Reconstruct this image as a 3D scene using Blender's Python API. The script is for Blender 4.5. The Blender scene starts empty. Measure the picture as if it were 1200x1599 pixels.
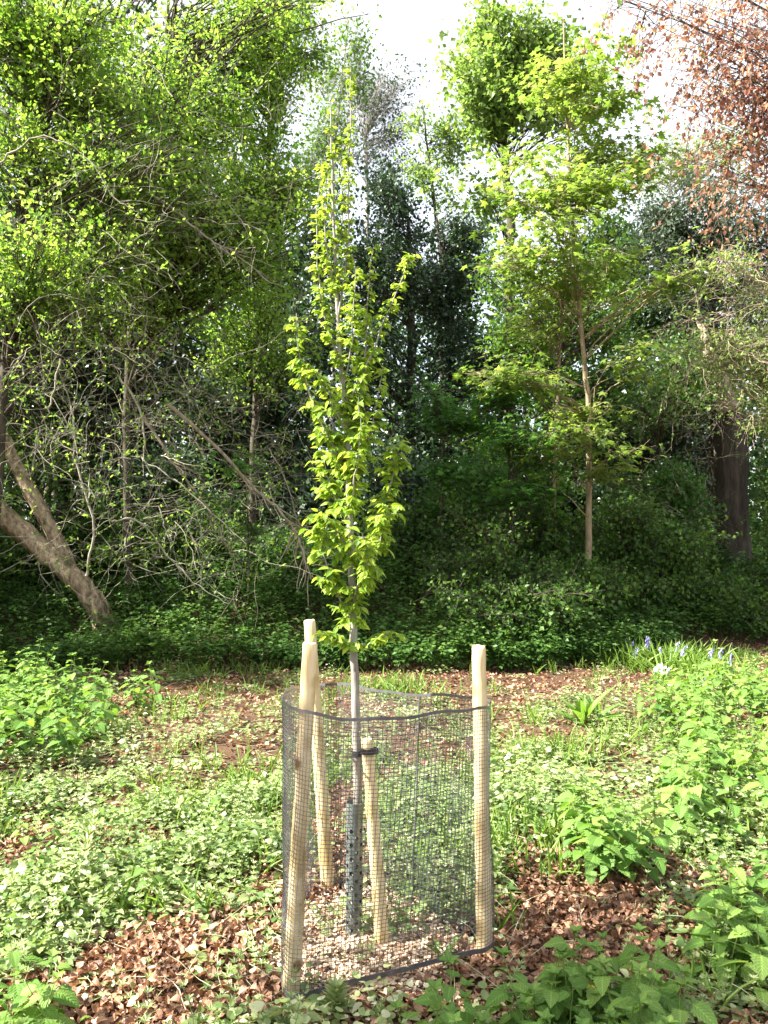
import bpy, math
import numpy as np

# ------------------------------------------------------------------ camera, world, sun, exposure
scene = bpy.context.scene
COL = scene.collection
R = np.random.default_rng(11)
F_PX, CX, CY, CAM_H = 1248.0, 600.0, 799.5, 1.6          # focal length in photo pixels (1200 x 1599)
PITCH = math.atan(50.5 / F_PX)

cam_data = bpy.data.cameras.new("camera")
cam = bpy.data.objects.new("camera", cam_data)
COL.objects.link(cam)
cam.location = (0, 0, CAM_H)
cam.rotation_euler = (math.pi / 2 + PITCH, 0, 0)
cam_data.sensor_fit = 'VERTICAL'
cam_data.angle = 2 * math.atan(799.5 / F_PX)
cam_data.clip_start = 0.05
cam_data.clip_end = 2000
scene.camera = cam

SUN_EL, SUN_AZ = math.radians(44), math.radians(12)       # azimuth: degrees behind the left-hand side
to_sun = np.array([-math.cos(SUN_AZ) * math.cos(SUN_EL), -math.sin(SUN_AZ) * math.cos(SUN_EL), math.sin(SUN_EL)])
world = bpy.data.worlds.new("World")
scene.world = world
world.use_nodes = True
wt = world.node_tree
sky = wt.nodes.new('ShaderNodeTexSky')
sky.sky_type = 'NISHITA'
sky.sun_disc = False
sky.sun_elevation = SUN_EL
sky.sun_rotation = math.atan2(to_sun[0], to_sun[1])
sky.air_density = 1.0
sky.dust_density = 4.0
tcw = wt.nodes.new('ShaderNodeTexCoord')
cn = wt.nodes.new('ShaderNodeTexNoise')                  # thin bright high cloud
cn.inputs['Scale'].default_value = 2.2
cn.inputs['Detail'].default_value = 5
wt.links.new(tcw.outputs['Generated'], cn.inputs['Vector'])
cmr = wt.nodes.new('ShaderNodeMapRange')
cmr.inputs[1].default_value, cmr.inputs[2].default_value, cmr.inputs[3].default_value, cmr.inputs[4].default_value = .35, .6, .5, .95
wt.links.new(cn.outputs[0], cmr.inputs[0])
cmx = wt.nodes.new('ShaderNodeMix'); cmx.data_type = 'RGBA'
wt.links.new(cmr.outputs[0], cmx.inputs['Factor'])
wt.links.new(sky.outputs[0], cmx.inputs['A'])
cmx.inputs['B'].default_value = (2.35, 2.4, 2.5, 1)
wt.links.new(cmx.outputs['Result'], wt.nodes['Background'].inputs[0])
wt.nodes['Background'].inputs[1].default_value = 0.12
sun_data = bpy.data.lights.new("sun", 'SUN')
sun_data.energy = 5.0
sun_data.angle = math.radians(0.53)
sun_data.color = (1.0, 0.95, 0.87)
sun = bpy.data.objects.new("sun", sun_data)
COL.objects.link(sun)
from mathutils import Vector
sun.rotation_euler = Vector(tuple(to_sun)).to_track_quat('Z', 'Y').to_euler()
scene.view_settings.view_transform = 'Standard'
scene.view_settings.look = 'None'
scene.view_settings.exposure = 2.5
scene.view_settings.gamma = 1.0
cy = scene.cycles
cy.max_bounces = 7
cy.diffuse_bounces = 4
cy.glossy_bounces = 2
cy.transmission_bounces = 4
cy.caustics_reflective = False
cy.caustics_refractive = False
cy.sample_clamp_indirect = 6

# ------------------------------------------------------------------ maths helpers
def nrm(v):
    v = np.asarray(v, float)
    return v / np.maximum(np.linalg.norm(v, axis=-1, keepdims=True), 1e-9)

_c, _s = math.cos(PITCH), math.sin(PITCH)
def at(px, py, d):
    """world point seen at photo pixel px,py whose distance along y is d"""
    px, py, d = np.broadcast_arrays(np.asarray(px, float), np.asarray(py, float), np.asarray(d, float))
    u = (px - CX) / F_PX
    w = (CY - py) / F_PX
    y = _c - _s * w
    z = _s + _c * w
    return np.stack([u / y * d, d, CAM_H + z / y * d], -1)

def ground_z(x, y):
    x = np.asarray(x, float); y = np.asarray(y, float)
    toe = 9.7 + 0.28 * np.maximum(0, x) ** 1.15
    t = np.clip((y - toe) / 4.2, 0, 1)
    bank = 1.25 * t * t * (3 - 2 * t) + 0.05 * np.clip(y - toe - 4.2, 0, 40)
    b = 0.030 * np.sin(1.7 * x + 0.6) * np.cos(1.3 * y + 0.4) + 0.018 * np.sin(3.9 * x + 1.1 * y) + 0.010 * np.sin(7.3 * y - 4.1 * x)
    fade = np.clip((np.hypot(x, y) - 1.2) / 0.8, 0, 1) * np.clip(1.3 - np.hypot(x, y - 3.2) * 0 , 0, 1)
    near = np.clip(np.hypot(x, y - 3.2) / 0.9, 0, 1) ** 2
    return bank + b * fade * near

def on_ground(px, py):
    """ground point seen at a photo pixel (by marching the ray)"""
    ds = np.linspace(1.5, 30, 2400)
    p = at(px, py, ds)
    below = p[:, 2] <= ground_z(p[:, 0], p[:, 1])
    i = int(np.argmax(below)) if below.any() else len(ds) - 1
    q = p[i].copy(); q[2] = ground_z(q[0], q[1])
    return q

def noise2(x, y, s=1.0, seed=0):
    r = np.random.default_rng(seed)
    v = 0
    for k in range(6):
        a = r.uniform(0, 2 * math.pi); f = s * r.uniform(0.6, 2.4); ph = r.uniform(0, 6.28)
        v = v + np.sin((math.cos(a) * x + math.sin(a) * y) * f + ph)
    return v / 6

# ------------------------------------------------------------------ mesh builder
class MB:
    def __init__(self):
        self.V, self.F, self.M, self.A, self.S, self.n = [], {}, {}, [], {}, 0
    def add(self, V, F, mat=0, lf=None, smooth=False):
        V = np.asarray(V, np.float32).reshape(-1, 3)
        F = np.asarray(F, np.int64)
        k = F.shape[1]
        self.F.setdefault(k, []).append(F + self.n)
        self.M.setdefault(k, []).append(np.broadcast_to(np.asarray(mat, np.int32), (len(F),)).copy())
        self.S.setdefault(k, []).append(np.full(len(F), smooth, bool))
        if lf is None:
            lf = np.zeros((len(V), 3), np.float32)
        self.A.append(np.asarray(lf, np.float32).reshape(-1, 3))
        self.V.append(V)
        self.n += len(V)
    def mesh(self, name, mats):
        me = bpy.data.meshes.new(name)
        V = np.concatenate(self.V); A = np.concatenate(self.A)
        ks = sorted(self.F)
        loops = np.concatenate([np.concatenate(self.F[k]).ravel() for k in ks]).astype(np.int32)
        sizes = np.concatenate([np.full(sum(len(f) for f in self.F[k]), k, np.int32) for k in ks])
        starts = np.concatenate([[0], np.cumsum(sizes)[:-1]]).astype(np.int32)
        mi = np.concatenate([np.concatenate(self.M[k]) for k in ks]).astype(np.int32)
        sm = np.concatenate([np.concatenate(self.S[k]) for k in ks])
        me.vertices.add(len(V)); me.vertices.foreach_set('co', V.ravel())
        me.loops.add(len(loops)); me.loops.foreach_set('vertex_index', loops)
        me.polygons.add(len(sizes)); me.polygons.foreach_set('loop_start', starts)
        me.polygons.foreach_set('loop_total', sizes)
        me.polygons.foreach_set('material_index', mi)
        me.polygons.foreach_set('use_smooth', sm)
        at_ = me.attributes.new('lf', 'FLOAT_VECTOR', 'POINT')
        at_.data.foreach_set('vector', A.ravel())
        for m in mats:
            me.materials.append(m)
        me.update(calc_edges=True)
        return me
    def obj(self, name, mats, parent=None):
        if not isinstance(mats, (list, tuple)):
            mats = [mats]
        o = bpy.data.objects.new(name, self.mesh(name, mats))
        COL.objects.link(o)
        if parent is not None:
            o.parent = parent
            l = parent.location
            o.location = (-l.x, -l.y, -l.z)      # meshes are modelled in world coordinates
        return o

def tag(o, label, cat=None, group=None, kind=None):
    o['label'] = label
    if cat: o['category'] = cat
    if group: o['group'] = group
    if kind: o['kind'] = kind
    return o

def thing(name, loc, label, cat, group=None):
    o = bpy.data.objects.new(name, None)
    o.empty_display_size = 0.1
    COL.objects.link(o)
    o.location = tuple(float(v) for v in loc)
    return tag(o, label, cat, group)

def tubes(B, P, rad, k=5, mat=0, lf=0.5, smooth=True, cap=False):
    """P [N,m,3] centre lines, rad [N,m] -> tubes"""
    P = np.asarray(P, float); rad = np.asarray(rad, float)
    if P.ndim == 2: P = P[None]
    if rad.ndim == 1: rad = np.broadcast_to(rad, P.shape[:2])
    N, m, _ = P.shape
    T = np.empty_like(P)
    T[:, 1:-1] = P[:, 2:] - P[:, :-2]; T[:, 0] = P[:, 1] - P[:, 0]; T[:, -1] = P[:, -1] - P[:, -2]
    T = nrm(T)
    main = nrm(P[:, -1] - P[:, 0])
    ref = np.where(np.abs(main[:, 2:3]) > 0.8, np.array([[1.0, 0.13, 0.0]]), np.array([[0.05, 0.1, 1.0]]))
    U = nrm(np.cross(T, ref[:, None, :])); W = np.cross(T, U)
    a = np.arange(k) / k * 2 * math.pi
    ring = P[:, :, None, :] + rad[:, :, None, None] * (np.cos(a)[None, None, :, None] * U[:, :, None, :] + np.sin(a)[None, None, :, None] * W[:, :, None, :])
    V = ring.reshape(-1, 3)
    idx = np.arange(N * m * k).reshape(N, m, k)
    q = np.stack([idx[:, :-1], np.roll(idx[:, :-1], -1, 2), np.roll(idx[:, 1:], -1, 2), idx[:, 1:]], -1).reshape(-1, 4)
    L = np.zeros((N, m, k, 3), np.float32)
    L[..., 0] = lf if np.isscalar(lf) else np.asarray(lf)[:, None, None]
    L[..., 2] = np.linspace(0, 1, m)[None, :, None]
    B.add(V, q, mat, L, smooth)
    if cap:
        for r in (0, m - 1):
            f = idx[:, r, ::-1] if r == 0 else idx[:, r, :]
            B.add(ring[:, r].reshape(-1, 3), np.arange(N * k).reshape(N, k)[:, ::(-1 if r == 0 else 1)], mat, np.full((N * k, 3), 0.5), False)

def grow(P0, D0, L, n, wander, trop=(0, 0, 0), rng=R):
    P0 = np.asarray(P0, float); D = nrm(D0)
    N = len(P0); L = np.broadcast_to(np.asarray(L, float), (N,))
    out = [P0]; p = P0
    trop = np.asarray(trop, float)
    for i in range(n):
        D = nrm(D + rng.normal(0, wander, (N, 3)) + trop)
        p = p + D * (L / n)[:, None]
        out.append(p)
    return np.stack(out, 1)

def sample_poly(P, idx, t):
    """points and tangents on polylines P[idx] at t in 0..1"""
    m = P.shape[1] - 1
    f = np.clip(t, 0, 0.9999) * m
    i = f.astype(int); w = (f - i)[:, None]
    a = P[idx, i]; b = P[idx, i + 1]
    return a * (1 - w) + b * w, nrm(b - a)

def smooth_path(pts, n):
    pts = np.asarray(pts, float)
    k = len(pts)
    t = np.linspace(0, k - 1, n)
    i = np.clip(t.astype(int), 0, k - 2); w = (t - i)[:, None]
    p0 = pts[np.clip(i - 1, 0, k - 1)]; p1 = pts[i]; p2 = pts[i + 1]; p3 = pts[np.clip(i + 2, 0, k - 1)]
    return 0.5 * ((2 * p1) + (-p0 + p2) * w + (2 * p0 - 5 * p1 + 4 * p2 - p3) * w ** 2 + (-p0 + 3 * p1 - 3 * p2 + p3) * w ** 3)

def rand_dir(n, rng=R):
    return nrm(rng.normal(0, 1, (n, 3)))

# ------------------------------------------------------------------ leaf templates: verts (x across, y along, z up), faces (triangles), across value
def T_simple():
    v = [(0, 0, 0), (-.30, .42, .05), (.30, .42, .05), (0, 1, -.10), (0, .45, -.03)]
    f = [(0, 4, 1), (0, 2, 4), (4, 3, 1), (4, 2, 3)]
    return np.array(v, float), np.array(f), np.array([0, 1, 1, 0, 0.])
def T_fold():
    v = [(0, 0, 0), (-.33, .45, .08), (.33, .45, .08), (0, 1, -.06)]
    return np.array(v, float), np.array([(0, 3, 1), (0, 2, 3)]), np.array([0, 1, 1, 0.])
def T_outline(pts, mid, fold=.10, droop=.25):
    """leaf from a half outline [(x,y)...] base to tip; mirrored; midrib points share y"""
    n = len(pts)
    V = []; A = []
    for (x, y) in pts:
        V.append((0, y, -droop * y * y)); A.append(0)
    for s in (-1, 1):
        for (x, y) in pts:
            V.append((s * x, y, fold * x - droop * y * y)); A.append(1)
    F = []
    for s in range(2):
        o = n * (1 + s)
        for i in range(n - 1):
            if s == 0:
                F += [(i, i + 1, o + i), (i + 1, o + i + 1, o + i)]
            else:
                F += [(i, o + i, i + 1), (i + 1, o + i, o + i + 1)]
    return np.array(V, float), np.array(F), np.array(A, float)
def T_hornbeam():
    return T_outline([(0.0, 0.0), (.18, .12), (.275, .34), (.23, .58), (.12, .80), (.012, 1.0)], 0, .22, .22)
def T_nettle():
    p = [(0.0, .04)]
    prof = [(.0, .06), (.22, .02), (.36, .14), (.39, .28), (.35, .44), (.27, .60), (.18, .76), (.09, .88), (.01, 1.0)]
    for i, (x, y) in enumerate(prof[1:-1]):
        p.append((x * 1.06 + .015, y)); p.append((x * .84, y + .065))
    p.append((.008, 1.0))
    p = sorted(p, key=lambda q: q[1])
    return T_outline(p, 0, .16, .28)
def T_sycamore():
    # five pointed lobes round a centre
    ang = [-150, -118, -92, -62, -42, -20, 0, 20, 42, 62, 92, 118, 150]
    rad = [.34, .50, .34, .72, .42, .62, 1.0, .62, .42, .72, .34, .50, .34]
    # lobes alternate tip / notch
    ang = [-145, -112, -80, -55, -30, 0, 30, 55, 80, 112, 145]
    rad = [.30, .62, .36, .86, .44, 1.0, .44, .86, .36, .62, .30]
    v = [(0, .30, .03)]; a = [0]
    for A_, r in zip(ang, rad):
        t = math.radians(A_)
        v.append((math.sin(t) * r * .62, .30 + math.cos(t) * r * .62, -.10 * r * r)); a.append(1)
    v.append((0, .22, 0)); a.append(0)
    n = len(ang)
    f = [(0, i + 1, i) for i in range(1, n)] + [(0, 1, n + 1), (0, n + 1, n)]
    v = np.array(v, float)
    v[:, 1] -= .1
    return v, np.array(f), np.array(a, float)
def T_strap():
    return T_outline([(.06, 0), (.075, .3), (.07, .6), (.05, .82), (.004, 1.0)], 0, .5, .45)
def T_round():
    t = np.linspace(0, 1, 6)
    return T_outline([(0.0, 0.0), (.33, .02), (.50, .25), (.50, .55), (.34, .85), (.03, .98)], 0, .12, .10)
def T_oakish():
    # curled dead leaf
    V, F, A = T_outline([(.02, 0), (.20, .15), (.14, .27), (.33, .42), (.24, .55), (.34, .68), (.18, .85), (.02, 1.0)], 0, .5, .0)
    V[:, 2] += .30 * np.sin(V[:, 1] * 3.1)
    return V, F, A
def T_beechdead():
    V, F, A = T_outline([(.02, 0), (.26, .25), (.33, .5), (.22, .78), (.02, 1.0)], 0, .6, .0)
    V[:, 2] += .25 * (V[:, 1] - .5) ** 2 * 4
    return V, F, A

def leaves(B, pos, along, normal, size, tpl, mat=0, tint=None, rng=R, width=1.0):
    """scatter leaf templates: along = leaf axis, normal = approximate upper side"""
    TV, TF, TA = tpl
    pos = np.asarray(pos, float); n = len(pos)
    if n == 0: return
    y = nrm(along); x = nrm(np.cross(y, normal)); z = np.cross(x, y)
    size = np.broadcast_to(np.asarray(size, float), (n,))
    w = np.broadcast_to(np.asarray(width, float), (n,))
    V = pos[:, None, :] + size[:, None, None] * (
        (w[:, None] * TV[None, :, 0])[:, :, None] * x[:, None, :] + TV[None, :, 1, None] * y[:, None, :] + TV[None, :, 2, None] * z[:, None, :])
    k = len(TV)
    F = (TF[None] + (np.arange(n) * k)[:, None, None]).reshape(-1, 3)
    if tint is None: tint = rng.random(n)
    L = np.empty((n, k, 3), np.float32)
    L[:, :, 0] = np.asarray(tint)[:, None]; L[:, :, 1] = TA[None]; L[:, :, 2] = TV[None, :, 1]
    if np.ndim(mat): mat = np.repeat(np.asarray(mat), len(TF))
    B.add(V, F, mat, L, False)

LEAF_SIMPLE, LEAF_FOLD, LEAF_HORN, LEAF_NETTLE, LEAF_SYC = T_simple(), T_fold(), T_hornbeam(), T_nettle(), T_sycamore()
LEAF_STRAP, LEAF_ROUND, LEAF_OAK, LEAF_BEECH = T_strap(), T_round(), T_oakish(), T_beechdead()

# ------------------------------------------------------------------ materials
def new_mat(name):
    m = bpy.data.materials.new(name); m.use_nodes = True
    nt = m.node_tree; nt.nodes.clear()
    out = nt.nodes.new('ShaderNodeOutputMaterial')
    return m, nt, out

def ramp(nt, stops):
    r = nt.nodes.new('ShaderNodeValToRGB')
    e = r.color_ramp.elements
    while len(e) < len(stops): e.new(0.5)
    for el, (p, c) in zip(e, stops):
        el.position = p; el.color = (*c, 1)
    return r

def leaf_mat(name, stops, trans, tmix=0.45, rough=0.5, spec=0.35, veins=0.0):
    """stops: colours picked by the random tint of each leaf; trans: colour multiplier of the light passing through"""
    m, nt, out = new_mat(name)
    N, Lk = nt.nodes, nt.links
    a = N.new('ShaderNodeAttribute'); a.attribute_name = 'lf'
    sep = N.new('ShaderNodeSeparateXYZ'); Lk.new(a.outputs['Vector'], sep.inputs[0])
    r = ramp(nt, stops); Lk.new(sep.outputs[0], r.inputs[0])
    col = r.outputs[0]
    p = N.new('ShaderNodeBsdfPrincipled')
    if veins > 0:
        mu = N.new('ShaderNodeMath'); mu.operation = 'MULTIPLY_ADD'
        Lk.new(sep.outputs[1], mu.inputs[0]); mu.inputs[1].default_value = -14.0
        m2 = N.new('ShaderNodeMath'); m2.operation = 'MULTIPLY'; Lk.new(sep.outputs[2], m2.inputs[0]); m2.inputs[1].default_value = 52.0
        Lk.new(m2.outputs[0], mu.inputs[2])
        sn = N.new('ShaderNodeMath'); sn.operation = 'SINE'; Lk.new(mu.outputs[0], sn.inputs[0])
        mr = N.new('ShaderNodeMapRange'); Lk.new(sn.outputs[0], mr.inputs[0]); mr.inputs[1].default_value = -1
        mr.inputs[3].default_value = 1 - veins; mr.inputs[4].default_value = 1 + veins
        rib = N.new('ShaderNodeMapRange'); Lk.new(sep.outputs[1], rib.inputs[0]); rib.inputs[2].default_value = 0.16
        rib.inputs[3].default_value = 1.45; rib.inputs[4].default_value = 1.0
        mm = N.new('ShaderNodeMath'); mm.operation = 'MULTIPLY'; Lk.new(mr.outputs[0], mm.inputs[0]); Lk.new(rib.outputs[0], mm.inputs[1])
        vm = N.new('ShaderNodeVectorMath'); vm.operation = 'SCALE'; Lk.new(col, vm.inputs[0]); Lk.new(mm.outputs[0], vm.inputs['Scale'])
        col = vm.outputs[0]
        bp = N.new('ShaderNodeBump'); bp.inputs['Strength'].default_value = 0.35; bp.inputs['Distance'].default_value = 0.002
        Lk.new(sn.outputs[0], bp.inputs['Height']); Lk.new(bp.outputs[0], p.inputs['Normal'])
    Lk.new(col, p.inputs['Base Color'])
    p.inputs['Roughness'].default_value = rough
    p.inputs['Specular IOR Level'].default_value = spec
    t = N.new('ShaderNodeBsdfTranslucent')
    tm = N.new('ShaderNodeVectorMath'); tm.operation = 'MULTIPLY'; Lk.new(col, tm.inputs[0]); tm.inputs[1].default_value = trans
    Lk.new(tm.outputs[0], t.inputs[0])
    mx = N.new('ShaderNodeMixShader'); mx.inputs[0].default_value = tmix
    Lk.new(p.outputs[0], mx.inputs[1]); Lk.new(t.outputs[0], mx.inputs[2]); Lk.new(mx.outputs[0], out.inputs[0])
    return m

def bark_mat(name, c1, c2, scale=(14, 14, 3), bump=0.6, dist=0.01, rough=0.85, extra=None, espread=0.58):
    m, nt, out = new_mat(name)
    N, Lk = nt.nodes, nt.links
    tc = N.new('ShaderNodeTexCoord'); mp = N.new('ShaderNodeMapping'); mp.inputs['Scale'].default_value = scale
    Lk.new(tc.outputs['Object'], mp.inputs[0])
    n1 = N.new('ShaderNodeTexNoise'); n1.inputs['Scale'].default_value = 1.0; n1.inputs['Detail'].default_value = 6; n1.inputs['Roughness'].default_value = .65
    Lk.new(mp.outputs[0], n1.inputs['Vector'])
    r = ramp(nt, [(0.32, c1), (0.68, c2)]); Lk.new(n1.outputs[0], r.inputs[0])
    col = r.outputs[0]
    if extra is not None:      # moss, lichen
        n2 = N.new('ShaderNodeTexNoise'); n2.inputs['Scale'].default_value = 3.1; n2.inputs['Detail'].default_value = 4
        Lk.new(tc.outputs['Object'], n2.inputs['Vector'])
        r2 = ramp(nt, [(espread - .04, (0, 0, 0)), (espread + .05, (1, 1, 1))]); Lk.new(n2.outputs[0], r2.inputs[0])
        mx = N.new('ShaderNodeMix'); mx.data_type = 'RGBA'
        Lk.new(r2.outputs[0], mx.inputs['Factor']); Lk.new(col, mx.inputs['A']); mx.inputs['B'].default_value = (*extra, 1)
        col = mx.outputs['Result']
    p = N.new('ShaderNodeBsdfPrincipled'); p.inputs['Roughness'].default_value = rough; p.inputs['Specular IOR Level'].default_value = .25
    Lk.new(col, p.inputs['Base Color'])
    bp = N.new('ShaderNodeBump'); bp.inputs['Strength'].default_value = bump; bp.inputs['Distance'].default_value = dist
    Lk.new(n1.outputs[0], bp.inputs['Height']); Lk.new(bp.outputs[0], p.inputs['Normal'])
    Lk.new(p.outputs[0], out.inputs[0])
    return m

M = {}
M['horn'] = leaf_mat('hornbeam_leaf', [(0, (.13, .25, .025)), (.5, (.23, .36, .035)), (1, (.36, .47, .075))], (1.5, 1.35, 0.9), .50, .42, .4, .10)
M['bright'] = leaf_mat('spring_leaf', [(0, (.08, .14, .03)), (.5, (.155, .23, .052)), (1, (.25, .33, .095))], (1.6, 1.7, 1.1), .5, .45)
M['thick'] = leaf_mat('thicket_leaf', [(0, (.085, .17, .025)), (.5, (.17, .28, .045)), (1, (.30, .40, .09))], (1.75, 1.8, 1.0), .55, .45)
M['mid'] = leaf_mat('mid_leaf', [(0, (.035, .085, .014)), (.5, (.06, .13, .018)), (1, (.11, .19, .025))], (1.9, 1.9, 1.0), .45, .45)
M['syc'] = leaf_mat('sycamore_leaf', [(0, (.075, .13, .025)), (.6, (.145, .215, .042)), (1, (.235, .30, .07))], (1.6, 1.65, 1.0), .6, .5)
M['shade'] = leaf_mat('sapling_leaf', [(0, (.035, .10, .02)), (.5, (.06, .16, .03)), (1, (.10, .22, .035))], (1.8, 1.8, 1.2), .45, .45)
M['wood'] = leaf_mat('far_wood_leaf', [(0, (.02, .05, .016)), (.6, (.04, .09, .022)), (1, (.09, .15, .03))], (1.6, 1.7, 1.0), .4, .45)
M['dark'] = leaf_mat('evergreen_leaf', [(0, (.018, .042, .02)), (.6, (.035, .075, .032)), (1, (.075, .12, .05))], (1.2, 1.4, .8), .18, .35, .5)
M['yew'] = leaf_mat('yew_leaf', [(0, (.03, .05, .03)), (.6, (.05, .08, .045)), (1, (.09, .12, .06))], (1.2, 1.3, .9), .25, .5, .3)
M['copper'] = leaf_mat('copper_beech_leaf', [(0, (.16, .075, .065)), (.5, (.30, .16, .11)), (1, (.48, .32, .20))], (1.7, 1.45, 1.25), .6, .4, .5)
M['nettle'] = leaf_mat('nettle_leaf', [(0, (.06, .135, .025)), (.5, (.115, .22, .04)), (1, (.22, .33, .075))], (1.5, 1.5, .8), .38, .55, .3, .16)
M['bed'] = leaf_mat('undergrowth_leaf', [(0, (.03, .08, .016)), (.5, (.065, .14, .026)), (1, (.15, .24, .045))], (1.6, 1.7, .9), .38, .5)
M['cover'] = leaf_mat('ground_cover_leaf', [(0, (.075, .14, .035)), (.45, (.17, .24, .075)), (.8, (.31, .37, .16)), (1, (.50, .52, .34))], (1.4, 1.4, .9), .35, .45, .5)
M['grass'] = leaf_mat('grass_blade', [(0, (.08, .16, .02)), (1, (.20, .30, .06))], (1.5, 1.5, .8), .35, .45)
M['dead'] = leaf_mat('dead_leaf', [(0, (.06, .030, .017)), (.4, (.19, .095, .050)), (.75, (.38, .215, .125)), (1, (.64, .47, .33))], (1.5, 1.2, .9), .18, .45, .5, .14)
M['bell'] = leaf_mat('bluebell_petal', [(0, (.24, .22, .58)), (1, (.42, .38, .74))], (1.2, 1.2, 1.2), .35, .5)
M['whitebell'] = leaf_mat('white_petal', [(0, (.70, .72, .74)), (1, (.85, .85, .85))], (1, 1, 1), .35, .5)
M['yellow'] = leaf_mat('yellow_petal', [(0, (.70, .45, .02)), (1, (.85, .62, .04))], (1, 1, 1), .2, .5)
M['stem'] = leaf_mat('green_stem', [(0, (.09, .16, .03)), (1, (.16, .22, .05))], (1, 1, 1), .1, .5)
M['barkgrey'] = bark_mat('grey_bark', (.16, .145, .125), (.34, .32, .28), (40, 40, 9), .35, .004)
M['bark'] = bark_mat('brown_bark', (.035, .028, .02), (.11, .09, .066), (16, 16, 3), .9, .02, extra=(.09, .11, .03), espread=.60)
M['barksyc'] = bark_mat('sycamore_bark', (.20, .15, .09), (.42, .34, .22), (18, 18, 5), .4, .006, extra=(.14, .13, .05), espread=.60)
M['barkdark'] = bark_mat('dark_bark', (.035, .027, .021), (.10, .08, .062), (14, 14, 2.2), 1.0, .03)
M['twig'] = bark_mat('bare_twig', (.14, .12, .085), (.40, .37, .29), (9, 9, 9), .3, .004, extra=(.16, .17, .05), espread=.60)
M['deadwood'] = bark_mat('dead_wood', (.17, .13, .09), (.42, .34, .25), (22, 22, 4), .8, .012)
M['leanbark'] = bark_mat('leaning_trunk_bark', (.10, .065, .04), (.54, .41, .27), (16, 16, 7), 1.0, .05, extra=(.08, .08, .03), espread=.63)
M['palegrey'] = bark_mat('pale_grey_twig', (.28, .26, .25), (.50, .47, .45), (9, 9, 9), .2, .004)

def make_ground_mat():
    m, nt, out = new_mat('soil')
    N, Lk = nt.nodes, nt.links
    tc = N.new('ShaderNodeTexCoord')
    n1 = N.new('ShaderNodeTexNoise'); n1.inputs['Scale'].default_value = 1.3; n1.inputs['Detail'].default_value = 8; Lk.new(tc.outputs['Object'], n1.inputs['Vector'])
    n2 = N.new('ShaderNodeTexNoise'); n2.inputs['Scale'].default_value = 60; n2.inputs['Detail'].default_value = 6; Lk.new(tc.outputs['Object'], n2.inputs['Vector'])
    r = ramp(nt, [(.3, (.035, .022, .013)), (.55, (.085, .05, .03)), (.75, (.12, .085, .05))])
    ad = N.new('ShaderNodeMath'); ad.operation = 'MULTIPLY_ADD'; ad.inputs[1].default_value = .5
    Lk.new(n2.outputs[0], ad.inputs[0])
    hm = N.new('ShaderNodeMath'); hm.operation = 'MULTIPLY'; hm.inputs[1].default_value = .5; Lk.new(n1.outputs[0], hm.inputs[0]); Lk.new(hm.outputs[0], ad.inputs[2])
    Lk.new(ad.outputs[0], r.inputs[0])
    p = N.new('ShaderNodeBsdfPrincipled'); p.inputs['Roughness'].default_value = .95; p.inputs['Specular IOR Level'].default_value = .15
    Lk.new(r.outputs[0], p.inputs['Base Color'])
    bp = N.new('ShaderNodeBump'); bp.inputs['Strength'].default_value = .9; bp.inputs['Distance'].default_value = .02; Lk.new(n2.outputs[0], bp.inputs['Height'])
    Lk.new(bp.outputs[0], p.inputs['Normal']); Lk.new(p.outputs[0], out.inputs[0])
    return m
M['soil'] = make_ground_mat()

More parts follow.
